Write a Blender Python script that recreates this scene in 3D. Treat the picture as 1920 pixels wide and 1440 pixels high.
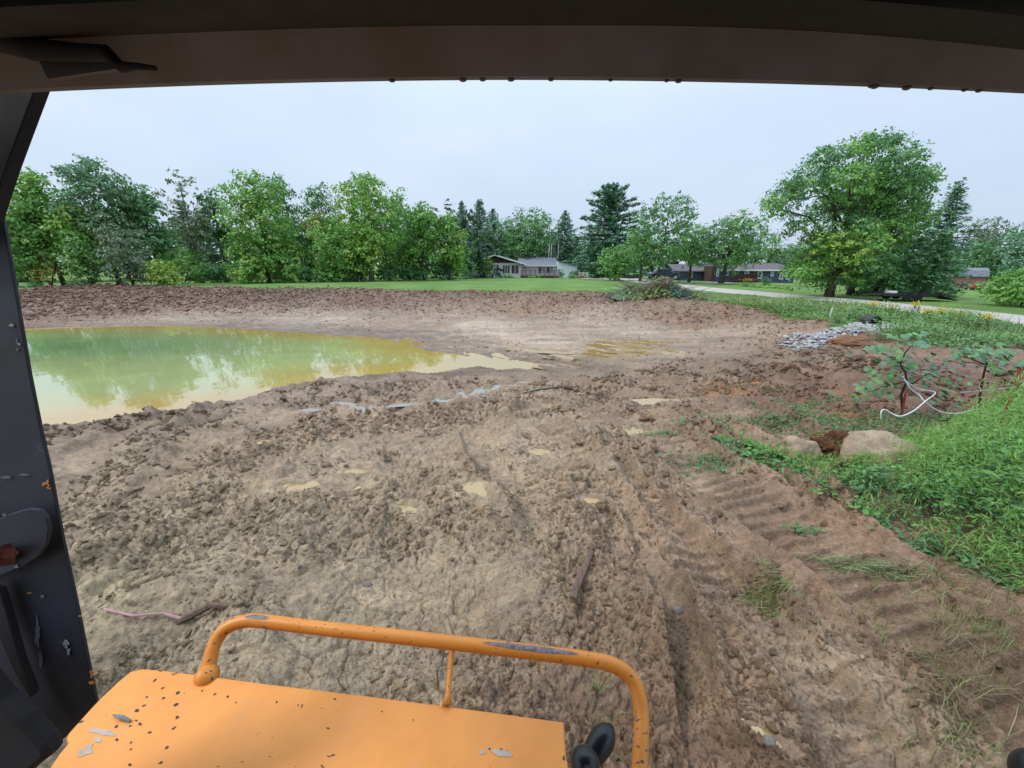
import bpy, bmesh, math, random
import numpy as np
from mathutils import Vector, Matrix, noise as mnoise

# ------------------------------------------------------------------ camera
sc = bpy.context.scene
for o in list(bpy.data.objects):
    bpy.data.objects.remove(o)
EYE = 2.6
FPX = 740.0
PITCH = math.atan(225.0 / FPX)
cam_data = bpy.data.cameras.new('camera')
cam = bpy.data.objects.new('camera', cam_data)
sc.collection.objects.link(cam)
sc.camera = cam
cam_data.sensor_width = 36.0
cam_data.lens = 36.0 * FPX / 1920.0
cam_data.clip_start = 0.02
cam_data.clip_end = 6000
cam.location = (0, 0, EYE)
cam.rotation_euler = (math.pi / 2 - PITCH, 0, 0)
# ------------------------------------------------------------------ sky and sun
SUN_EL, SUN_AZ = math.radians(52), math.radians(-95)
world = bpy.data.worlds.new('World')
sc.world = world
world.use_nodes = True
wn, wl = world.node_tree.nodes, world.node_tree.links
wn.clear()
w_out = wn.new('ShaderNodeOutputWorld')
sky = wn.new('ShaderNodeTexSky')
sky.sky_type = 'NISHITA'
sky.sun_disc = False
sky.sun_elevation = SUN_EL
sky.sun_rotation = SUN_AZ
sky.dust_density = 4.0
bg1 = wn.new('ShaderNodeBackground'); bg1.inputs['Strength'].default_value = 0.12
wl.new(sky.outputs['Color'], bg1.inputs['Color'])
tc = wn.new('ShaderNodeTexCoord')
sep = wn.new('ShaderNodeSeparateXYZ'); wl.new(tc.outputs['Generated'], sep.inputs[0])
mr = wn.new('ShaderNodeMapRange')
mr.inputs['From Min'].default_value = 0.0; mr.inputs['From Max'].default_value = 1.0
mr.inputs['To Min'].default_value = 0.85; mr.inputs['To Max'].default_value = 2.3
sq = wn.new('ShaderNodeMath'); sq.operation = 'POWER'; sq.inputs[1].default_value = 2.0; sq.use_clamp = True   # overcast sky: brighter overhead
wl.new(sep.outputs['Z'], sq.inputs[0]); wl.new(sq.outputs[0], mr.inputs['Value'])
mp = wn.new('ShaderNodeMapping'); mp.inputs['Scale'].default_value = (1, 1, 2.6)
wl.new(tc.outputs['Generated'], mp.inputs['Vector'])
nz = wn.new('ShaderNodeTexNoise'); nz.inputs['Scale'].default_value = 2.1
nz.inputs['Detail'].default_value = 4; nz.inputs['Roughness'].default_value = 0.5
wl.new(mp.outputs[0], nz.inputs['Vector'])
cr = wn.new('ShaderNodeValToRGB')
cr.color_ramp.elements[0].position = 0.35; cr.color_ramp.elements[0].color = (0.54, 0.655, 0.82, 1)
cr.color_ramp.elements[1].position = 0.66; cr.color_ramp.elements[1].color = (0.61, 0.72, 0.865, 1)
wl.new(nz.outputs['Fac'], cr.inputs['Fac'])
bg2 = wn.new('ShaderNodeBackground')
wl.new(cr.outputs['Color'], bg2.inputs['Color']); wl.new(mr.outputs[0], bg2.inputs['Strength'])
mx = wn.new('ShaderNodeMixShader'); mx.inputs[0].default_value = 0.9
wl.new(bg1.outputs[0], mx.inputs[1]); wl.new(bg2.outputs[0], mx.inputs[2])
wl.new(mx.outputs[0], w_out.inputs['Surface'])
sun_data = bpy.data.lights.new('sun', 'SUN')
sun_data.energy = 1.5
sun_data.angle = math.radians(14)
sun_data.color = (1.0, 0.965, 0.9)
sun = bpy.data.objects.new('sun', sun_data)
sc.collection.objects.link(sun)
sun.rotation_euler = (math.pi / 2 - SUN_EL, 0, math.pi - SUN_AZ)
sc.view_settings.view_transform = 'Standard'
sc.view_settings.look = 'None'
sc.view_settings.exposure = 0.42
sc.view_settings.gamma = 1.0
sc.view_settings.use_curve_mapping = False

# ------------------------------------------------------------------ helpers
rng = np.random.default_rng(7)
random.seed(7)
COL = sc.collection
CP, SP = math.cos(PITCH), math.sin(PITCH)

def ray(px, py):
    u = (px - 960.0) / FPX
    v = (720.0 - py) / FPX
    return np.array([u, CP + v * SP, v * CP - SP])

def at_z(px, py, z=0.0):
    d = ray(px, py)
    t = (z - EYE) / d[2]
    return np.array([d[0] * t, d[1] * t, z])

def at_y(px, py, Y):
    d = ray(px, py)
    t = Y / d[1]
    return np.array([d[0] * t, Y, EYE + d[2] * t])

def at_t(px, py, t):
    """point at depth t along the lens axis"""
    d = ray(px, py)
    return np.array([d[0] * t, d[1] * t, EYE + d[2] * t])

def s2l(r, g, b, k=1.0):
    f = lambda c: ((c / 255.0 + 0.055) / 1.055) ** 2.4 if c > 10 else c / 255.0 / 12.92
    return np.array([f(r), f(g), f(b)]) * k

def link(o, parent=None):
    COL.objects.link(o)
    if parent is not None:
        o.parent = parent
    return o

def tag(o, label=None, cat=None, group=None, kind=None):
    if label: o['label'] = label
    if cat: o['category'] = cat
    if group: o['group'] = group
    if kind: o['kind'] = kind
    return o

def thing(name, loc, label, cat, group=None, rz=0.0):
    o = bpy.data.objects.new(name, None)
    o.empty_display_size = 0.2
    COL.objects.link(o)
    o.location = tuple(float(v) for v in loc)
    o.rotation_euler = (0, 0, rz)
    return tag(o, label, cat, group)

def np_mesh(name, V, F, mat, parent=None, col=None, smooth=False, vcol=None, world_to=None):
    """V (n,3); F (m,k) array of equal-length faces; col: per-face albedo (m,3)."""
    V = np.asarray(V, dtype=np.float32); F = np.asarray(F, dtype=np.int32)
    me = bpy.data.meshes.new(name)
    m, k = F.shape
    me.vertices.add(len(V)); me.vertices.foreach_set('co', V.ravel())
    me.loops.add(m * k); me.loops.foreach_set('vertex_index', F.ravel())
    me.polygons.add(m)
    me.polygons.foreach_set('loop_start', np.arange(0, m * k, k, dtype=np.int32))
    if smooth:
        me.polygons.foreach_set('use_smooth', np.ones(m, dtype=bool))
    me.update(calc_edges=True)
    if col is not None:
        a = me.attributes.new('col', 'FLOAT_COLOR', 'FACE')
        c4 = np.ones((m, 4), dtype=np.float32); c4[:, :3] = col
        a.data.foreach_set('color', c4.ravel())
    if vcol is not None:
        for nm, arr in vcol.items():
            a = me.attributes.new(nm, 'FLOAT_COLOR', 'POINT')
            c4 = np.ones((len(V), 4), dtype=np.float32); c4[:, :3] = arr
            a.data.foreach_set('color', c4.ravel())
    me.materials.append(mat)
    o = bpy.data.objects.new(name, me)
    link(o, parent)
    return o

class MB:
    """collects simple solids, then links them as ONE mesh object"""
    def __init__(s): s.v = []; s.f = []
    def add(s, vs, fs):
        b = len(s.v); s.v += [tuple(float(c) for c in v) for v in vs]
        s.f += [tuple(i + b for i in f) for f in fs]; return s
    def box(s, a, b):
        x0, y0, z0 = (min(a[i], b[i]) for i in range(3)); x1, y1, z1 = (max(a[i], b[i]) for i in range(3))
        return s.add([(x0,y0,z0),(x1,y0,z0),(x1,y1,z0),(x0,y1,z0),(x0,y0,z1),(x1,y0,z1),(x1,y1,z1),(x0,y1,z1)],
                     [(0,3,2,1),(4,5,6,7),(0,1,5,4),(1,2,6,5),(2,3,7,6),(3,0,4,7)])
    def prism(s, pts, vec):
        n = len(pts); v = Vector(vec)
        p0 = [Vector([float(c) for c in p]) for p in pts]; p1 = [p + v for p in p0]
        fs = [tuple(range(n))[::-1], tuple(range(n, 2 * n))] + [(i, (i + 1) % n, n + (i + 1) % n, n + i) for i in range(n)]
        return s.add(p0 + p1, fs)
    def tube(s, pts, rad, seg=8, cap=True):
        pts = [Vector([float(c) for c in p]) for p in pts]
        if not hasattr(rad, '__len__'): rad = [rad] * len(pts)
        n = len(pts); base = len(s.v)
        up = Vector((0.13, 0.21, 0.97)).normalized()
        prev = None
        for i, p in enumerate(pts):
            d = (pts[min(i + 1, n - 1)] - pts[max(i - 1, 0)])
            d = d.normalized() if d.length > 1e-9 else Vector((0, 0, 1))
            if prev is None:
                a = d.cross(up)
                if a.length < 0.05: a = d.cross(Vector((1, 0, 0)))
                a.normalize()
            else:
                a = (prev - d * prev.dot(d)).normalized()
            prev = a; b = d.cross(a)
            for k in range(seg):
                t = 2 * math.pi * k / seg
                q = p + (a * math.cos(t) + b * math.sin(t)) * rad[i]
                s.v.append(tuple(q))
        for i in range(n - 1):
            for k in range(seg):
                s.f.append((base + i*seg + k, base + i*seg + (k+1) % seg, base + (i+1)*seg + (k+1) % seg, base + (i+1)*seg + k))
        if cap:
            s.f.append(tuple(base + k for k in range(seg))[::-1])
            s.f.append(tuple(base + (n-1)*seg + k for k in range(seg)))
        return s
    def build(s, name, mat, parent=None, smooth=False, bevel=0.0, local=True):
        me = bpy.data.meshes.new(name)
        vs = s.v
        if parent is not None and local:
            mi = world_matrix(parent).inverted()
            vs = [tuple(mi @ Vector(v)) for v in vs]
        me.from_pydata(vs, [], s.f)
        me.update()
        if smooth:
            for p in me.polygons: p.use_smooth = True
        me.materials.append(mat)
        o = bpy.data.objects.new(name, me)
        link(o, parent)
        if bevel:
            md = o.modifiers.new('bevel', 'BEVEL'); md.width = bevel; md.segments = 2; md.limit_method = 'ANGLE'
            md.harden_normals = False
        return o

def world_matrix(o):
    m = Matrix.LocRotScale(o.location, o.rotation_euler, o.scale)
    return world_matrix(o.parent) @ m if o.parent else m

# ------------------------------------------------------------------ materials
def mat(name, col, rough=0.7, spec=0.3, var=0.25, scale=6.0, bump=0.0, bscale=40.0, metal=0.0, stretch=(1, 1, 1), detail=5):
    m = bpy.data.materials.new(name); m.use_nodes = True
    n, l = m.node_tree.nodes, m.node_tree.links
    p = n['Principled BSDF']
    p.inputs['Roughness'].default_value = rough
    p.inputs['Specular IOR Level'].default_value = spec
    p.inputs['Metallic'].default_value = metal
    t = n.new('ShaderNodeTexCoord'); mpp = n.new('ShaderNodeMapping')
    mpp.inputs['Scale'].default_value = stretch
    l.new(t.outputs['Object'], mpp.inputs['Vector'])
    nt = n.new('ShaderNodeTexNoise'); nt.inputs['Scale'].default_value = scale
    nt.inputs['Detail'].default_value = detail; nt.inputs['Roughness'].default_value = 0.65
    l.new(mpp.outputs[0], nt.inputs['Vector'])
    r = n.new('ShaderNodeValToRGB')
    c = np.array(col, dtype=float)
    r.color_ramp.elements[0].position = 0.3; r.color_ramp.elements[1].position = 0.7
    r.color_ramp.elements[0].color = (*(c * (1 - var)), 1)
    r.color_ramp.elements[1].color = (*np.minimum(c * (1 + var), 0.95), 1)
    l.new(nt.outputs['Fac'], r.inputs['Fac']); l.new(r.outputs['Color'], p.inputs['Base Color'])
    if bump:
        nb = n.new('ShaderNodeTexNoise'); nb.inputs['Scale'].default_value = bscale; nb.inputs['Detail'].default_value = 6
        l.new(mpp.outputs[0], nb.inputs['Vector'])
        b = n.new('ShaderNodeBump'); b.inputs['Strength'].default_value = bump; b.inputs['Distance'].default_value = 0.02
        l.new(nb.outputs['Fac'], b.inputs['Height']); l.new(b.outputs[0], p.inputs['Normal'])
    return m

def foliage_mat(name, trans=0.22, rough=0.5, spec=0.3):
    m = bpy.data.materials.new(name); m.use_nodes = True
    n, l = m.node_tree.nodes, m.node_tree.links
    p = n['Principled BSDF']; out = n['Material Output']
    a = n.new('ShaderNodeAttribute'); a.attribute_name = 'col'
    l.new(a.outputs['Color'], p.inputs['Base Color'])
    p.inputs['Roughness'].default_value = rough; p.inputs['Specular IOR Level'].default_value = spec
    tr = n.new('ShaderNodeBsdfTranslucent')
    g = n.new('ShaderNodeMix'); g.data_type = 'RGBA'; g.blend_type = 'MULTIPLY'; g.inputs[0].default_value = 1.0
    l.new(a.outputs['Color'], g.inputs[6]); g.inputs[7].default_value = (1.25, 1.3, 0.6, 1)
    l.new(g.outputs[2], tr.inputs['Color'])
    ms = n.new('ShaderNodeMixShader'); ms.inputs[0].default_value = trans
    l.new(p.outputs[0], ms.inputs[1]); l.new(tr.outputs[0], ms.inputs[2]); l.new(ms.outputs[0], out.inputs['Surface'])
    return m

M = {}
M['leaf'] = foliage_mat('foliage')
M['needle'] = foliage_mat('needles', 0.05, 0.6)
M['bark'] = mat('bark', (0.075, 0.062, 0.05), 0.9, 0.1, 0.4, 9, 0.6, 30, stretch=(1, 1, 0.25))
M['bark_grey'] = mat('pale_bark', (0.15, 0.14, 0.12), 0.9, 0.1, 0.35, 9, 0.5, 30, stretch=(1, 1, 0.25))
M['grey_siding'] = mat('grey_siding', (.74, .77, .80), 0.7, 0.2, 0.05, 3)
M['brown_siding'] = mat('brown_siding', s2l(98, 82, 76, .8), 0.8, 0.2, 0.12, 3)
M['blue_siding'] = mat('blue_siding', s2l(84, 96, 122, .9), 0.7, 0.2, 0.1, 3)
M['white_trim'] = mat('white_trim', (0.75, 0.76, 0.76), 0.5, 0.3, 0.04, 3)
M['slate_roof'] = mat('slate_shingles', s2l(128, 134, 144, .8), 0.85, 0.15, 0.22, 5, 0.3, 20)
M['brown_roof'] = mat('brown_shingles', s2l(112, 104, 108, .8), 0.85, 0.15, 0.22, 5, 0.3, 20)
M['glass'] = mat('window_glass', (0.03, 0.035, 0.045), 0.08, 0.8, 0.3, 2)
M['curtain'] = mat('curtain', (0.35, 0.38, 0.42), 0.8, 0.1, 0.2, 5)
M['deck_wood'] = mat('deck_wood', s2l(120, 95, 88, .8), 0.85, 0.1, 0.25, 6)
M['brick'] = mat('brick_wall', s2l(100, 82, 78, .6), 0.9, 0.1, 0.3, 14)
M['red_boards'] = mat('red_barn_boards', s2l(150, 106, 102, .85), 0.85, 0.1, 0.2, 5, stretch=(4, 4, .3))
M['stone'] = mat('field_stone', s2l(168, 146, 124, .8), .85, .2, .5, 3.2, 1.0, 14, detail=9)
M['dark_metal'] = mat('dark_metal', (0.02, 0.02, 0.022), 0.45, 0.5, 0.3, 6)
M['orange'] = None
# ------------------------------------------------------------------ numpy noise
def _hash(ix, iy, s=0):
    h = (ix.astype(np.int64) * 374761393 + iy.astype(np.int64) * 668265263 + s * 2147483647 + 12345) & 0xffffffff
    h = ((h ^ (h >> 13)) * 1274126177) & 0xffffffff
    h = ((h ^ (h >> 16)) * 2246822519) & 0xffffffff
    return ((h ^ (h >> 15)) & 0xffffff).astype(np.float64) / 16777215.0

def vnoise(x, y, s=0):
    ix = np.floor(x); iy = np.floor(y); fx = x - ix; fy = y - iy
    ux = fx * fx * fx * (fx * (fx * 6 - 15) + 10); uy = fy * fy * fy * (fy * (fy * 6 - 15) + 10)
    ix = ix.astype(np.int64); iy = iy.astype(np.int64)
    a = _hash(ix, iy, s); b = _hash(ix + 1, iy, s); c = _hash(ix, iy + 1, s); d = _hash(ix + 1, iy + 1, s)
    return (a + (b - a) * ux) * (1 - uy) + (c + (d - c) * ux) * uy - 0.5

def fbm(x, y, oct=4, s=0, gain=0.5):
    r = 0; a = 1.0
    for k in range(oct):
        r = r + a * vnoise(x * 2 ** k + 17.3 * k, y * 2 ** k - 9.1 * k, s + k); a *= gain
    return r

def clods(x, y, s=0, rmin=0.35, rmax=0.75, fill=1.0):
    """height 0..1 of piled rounded lumps, one per unit cell; also the lump's random id"""
    ix = np.floor(x).astype(np.int64); iy = np.floor(y).astype(np.int64)
    best = np.zeros_like(x); 
    for dx in (-1, 0, 1):
        for dy in (-1, 0, 1):
            cx, cy = ix + dx, iy + dy
            px = cx + _hash(cx, cy, s); py = cy + _hash(cx, cy, s + 1)
            r = rmin + (rmax - rmin) * _hash(cx, cy, s + 2)
            ok = _hash(cx, cy, s + 3) < fill
            ang = _hash(cx, cy, s + 4) * 3.14; e = 1 + 0.7 * _hash(cx, cy, s + 5)
            ux, uy = x - px, y - py
            ca, sa = np.cos(ang), np.sin(ang)
            q = ((ux * ca + uy * sa) ** 2 + ((-ux * sa + uy * ca) * e) ** 2) / (r * r)
            tilt = 1 + 0.5 * ((ux * sa - uy * ca) / r)
            h = np.where(ok & (q < 1), np.minimum((1 - q) * 1.7, 1 - .25 * q) * r * tilt * .8, 0)
            best = np.maximum(best, h)
    return best

def LC(w, x, y, *a):
    out = np.zeros_like(x); m = w > 1e-4
    if m.any(): out[m] = w[m] * clods(x[m], y[m], *a)
    return out

def cracks(x, y, s=0):
    ix = np.floor(x).astype(np.int64); iy = np.floor(y).astype(np.int64)
    f1 = np.full_like(x, 9.0); f2 = np.full_like(x, 9.0)
    for dx in (-1, 0, 1):
        for dy in (-1, 0, 1):
            cx, cy = ix + dx, iy + dy
            d = np.hypot(x - cx - _hash(cx, cy, s), y - cy - _hash(cx, cy, s + 1))
            f2 = np.minimum(f2, np.maximum(d, f1)); f1 = np.minimum(f1, d)
    return f2 - f1

def sstep(a, b, x):
    t = np.clip((x - a) / (b - a), 0, 1); return t * t * (3 - 2 * t)

def sdist(poly, X, Y):
    """signed distance, negative inside"""
    X = np.asarray(X, float); Y = np.asarray(Y, float)
    d = np.full(X.shape, 1e9); ins = np.zeros(X.shape, bool); n = len(poly)
    for i in range(n):
        ax, ay = poly[i][:2]; bx, by = poly[(i + 1) % n][:2]
        ex, ey = bx - ax, by - ay
        t = np.clip(((X - ax) * ex + (Y - ay) * ey) / (ex * ex + ey * ey + 1e-12), 0, 1)
        d = np.minimum(d, np.hypot(X - ax - t * ex, Y - ay - t * ey))
        if ay != by:
            c = ((ay > Y) != (by > Y)) & (X < (bx - ax) * (Y - ay) / (by - ay) + ax)
            ins ^= c
    return np.where(ins, -d, d)

def path_st(poly, X, Y):
    """along-distance and signed side-distance to a polyline"""
    best = np.full(X.shape, 1e9); S = np.zeros(X.shape); T = np.zeros(X.shape); acc = 0
    for i in range(len(poly) - 1):
        ax, ay = poly[i][:2]; bx, by = poly[i + 1][:2]
        ex, ey = bx - ax, by - ay; L = math.hypot(ex, ey)
        t = np.clip(((X - ax) * ex + (Y - ay) * ey) / (L * L), 0, 1)
        qx, qy = X - ax - t * ex, Y - ay - t * ey
        d = np.hypot(qx, qy)
        side = np.sign(ex * qy - ey * qx)
        m = d < best
        best = np.where(m, d, best); S = np.where(m, acc + t * L, S); T = np.where(m, d * side, T)
        acc += L
    return S, T

# ------------------------------------------------------------------ terrain shape
WZ = -0.5                                   # pond level
CTRL = []
for px, py, z in [(-300,1500,0),(960,1600,0),(2200,1500,0),(100,1400,0),(960,1400,0),(1850,1400,0),(200,1000,0),(960,1000,0),
    (1500,1000,0),(1900,1000,.03),(300,880,-.14),(700,860,-.14),(1100,850,-.08),(1500,820,0),(1880,820,.05),
    (-150,830,-.5),(80,800,-.5),(300,780,-.5),(470,752,-.5),(600,722,-.5),(740,700,-.5),(900,690,-.5),(1010,692,-.47),
    (1100,740,-.2),(1300,700,-.15),(1250,676,-.42),(1400,660,-.35),(1000,640,-.42),(1200,620,-.4),(1400,625,-.3),
    (-300,625,-.5),(60,622,-.5),(250,612,-.5),(450,615,-.5),(600,630,-.5),(720,632,-.5),(830,655,-.5),
    (60,602,-.32),(300,600,-.38),(600,597,-.38),(900,597,-.35),(1150,602,-.3),
    (-400,540,.6),(60,540,.6),(200,537,.6),(500,540,.6),(700,543,.55),(900,545,.5),(1100,547,.5),(1240,567,.25),
    (1320,572,.3),(1420,582,.3),(1560,607,.3),(1640,604,.15),(1480,640,-.05),(1640,640,.05),(1900,655,.1),(1700,700,.05),(1500,720,0),
    (2300,700,.1),(2300,1000,.05)]:
    CTRL.append(at_z(px, py, z))
for px, py, Y in [(650,527,52),(300,533,48),(0,540,50),(900,520.5,69),(1080,521,69),(1500,531,60),(1300,527,60),
                  (1800,547,55),(1900,562,40),(1190,524,62)]:
    CTRL.append(at_y(px, py, Y))
ROADX = [(18.4, 16), (18.7, 38), (18.9, 62), (18.2, 12), (18.0, 4)]
for x, y, z in [(19,16,.4),(21,16,.4),(18.5,28,.42),(21.5,28,.42),(18.5,38,.4),(21.5,38,.4),(19,62,.42),(21,62,.42),(20,4,.4),(20,10,.4),
                (20,-20,.3),(-20,-20,0),(0,-30,0),(-60,20,0),(-120,100,.2),(0,140,.3),(140,140,-1.5),(140,0,-.5),(-60,-60,0),(60,-60,0),(27,27,.45)]:
    CTRL.append(np.array([x, y, z], float))
CTRL = np.array(CTRL)
_P = CTRL[:, :2]
_D = np.hypot(_P[:, None, 0] - _P[None, :, 0], _P[:, None, 1] - _P[None, :, 1])
_n = len(CTRL)
_A = np.zeros((_n + 1, _n + 1)); _A[:_n, :_n] = -np.sqrt(_D ** 2 + 0.5 ** 2) - 0.01 * np.eye(_n); _A[:_n, _n] = 1; _A[_n, :_n] = 1
_w = np.linalg.solve(_A, np.append(CTRL[:, 2], 0))

def zbase(X, Y):
    X = np.asarray(X, float); Y = np.asarray(Y, float)
    out = np.full(X.shape, _w[_n])
    for i in range(_n):
        out = out - _w[i] * np.sqrt((X - _P[i, 0]) ** 2 + (Y - _P[i, 1]) ** 2 + 0.25)
    far = sstep(110, 220, np.hypot(X, Y))
    return out * (1 - far) + 0.0 * far

def gp(lst, z=0.0):
    return [at_z(p[0], p[1], p[2] if len(p) > 2 else z)[:2] for p in lst]

POND = gp([(-500,840),(-150,822),(80,799),(180,792),(290,779),(330,776),(400,760),(470,750),(540,733),(600,720),(680,707),(760,699),
           (800,701),(850,694),(900,688),(940,693),(1000,690),(1018,684),(960,676),(900,668),(840,663),(800,655),(760,640),(700,633),
           (600,629),(560,625),(480,618),(400,613),(250,611),(120,614),(0,618),(-200,622),(-700,640)], WZ)
# edge of the dug earth: beyond it grass
GE = [at_z(*p)[:2] for p in [(-600,545,.6),(60,542,.6),(130,537,.6),(200,536,.6),(350,538,.6),(500,541,.6),(700,543,.55),(900,546,.5),
      (1040,547,.5),(1130,550,.45),(1240,560,.35),(1320,566,.35),(1400,577,.33),(1480,592,.32),(1545,602,.3),(1570,612,.22),(1545,618,.15),(1590,626,.1),
      (1700,636,.1),(1780,643,.1),(1850,644,.1),(1960,650,.1),(2400,660,.1)]]
GRASS = GE + [np.array(p, float) for p in [(60, 9), (60, -40), (400, -400), (4000, -4000), (4000, 4000), (-4000, 4000), (-4000, -4000), (-400, -100), (-100, 10)]]

def bump_at(X, Y, px, py, r, z=0.0):
    c = at_z(px, py, z); return np.exp(-((X - c[0]) ** 2 + (Y - c[1]) ** 2) / (r * r))

# crawler tracks: (polyline, half width, cleat depth, period, sink)
TRACKS = [
    (gp([(1060,730),(1200,800),(1330,890),(1560,1040),(1900,1290),(2150,1480)]), 0.50, 0.075, 0.17, 0.06),
    (gp([(1000,770),(1130,880),(1290,1050),(1440,1210),(1620,1440),(1700,1560)]), 0.30, 0.07, 0.17, 0.07),
    (gp([(1180,690),(1330,745),(1500,830),(1700,960),(2000,1180)]), 0.50, 0.085, 0.17, 0.05),
    (gp([(1080,820),(1175,960),(1255,1150),(1335,1440),(1360,1560)]), 0.13, 0.012, 0.17, 0.09),
    (gp([(1240,760),(1400,860),(1640,1010),(1980,1250)]), 0.10, 0.010, 0.17, 0.07),
    (gp([(1130,770),(1040,745),(960,760),(880,735),(800,740)]), 0.25, 0.05, 0.15, 0.04),
]
SLABS = gp([(1520,1112),(1545,1130),(1600,1195),(1680,1290),(1760,1450),(1640,1560),(1560,1440),(1585,1330),(1545,1230),(1505,1150)])
RIDGE = gp([(1000,740),(1090,840),(1180,930),(1290,1090),(1370,1230),(1430,1330),(1500,1500)])
FLATTR = []
for pts in [[(800,632),(900,648),(1010,672),(1130,700)],[(840,628),(950,642),(1060,664),(1180,690)],[(900,622),(1050,636),(1180,655),(1300,672)],
            [(760,618),(950,626),(1150,640),(1350,652)],[(640,610),(900,615),(1200,624),(1420,642)],[(500,603),(800,604),(1100,607),(1380,622)],
            [(980,660),(1100,676),(1200,690)],[(400,598),(800,596),(1150,594),(1330,604)]]:
    FLATTR.append([at_z(p[0], p[1], -.4)[:2] for p in pts])
PUDDLES = [  # px, py, rx, ry (metres), angle, level below ground, tea-coloured
    (905,925,.27,.12,-55,.035),(665,888,.17,.09,20,.03),(640,918,.16,.05,15,.03),(565,912,.20,.09,10,.03),(765,952,.15,.06,-10,.03),
    (500,829,.14,.06,0,.03),(915,731,.85,.17,32,.03),(820,752,.75,.10,20,.03),(670,764,.55,.13,-25,.03),(590,768,.5,.09,20,.03),
    (1222,753,.42,.14,5,.03),(1180,808,.35,.11,20,.03),(1012,850,.12,.1,0,.025),(1115,937,.14,.05,0,.025),
    (1440,1385,.10,.03,-42,.03)]
LOWPUD = [(1085,652,2.0,.7,0),(1190,645,2.0,.8,5),(1170,664,1.4,.35,0),(1105,668,1.2,.3,0),(1060,685,.8,.3,0),(1230,655,1.6,.5,0)]

def puddle_q(X, Y, px, py, rx, ry, ang, z):
    c = at_z(px, py, z); a = math.radians(ang)
    ux, uy = X - c[0], Y - c[1]
    return np.sqrt(((ux * math.cos(a) + uy * math.sin(a)) / rx) ** 2 + ((-ux * math.sin(a) + uy * math.cos(a)) / ry) ** 2)

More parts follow.
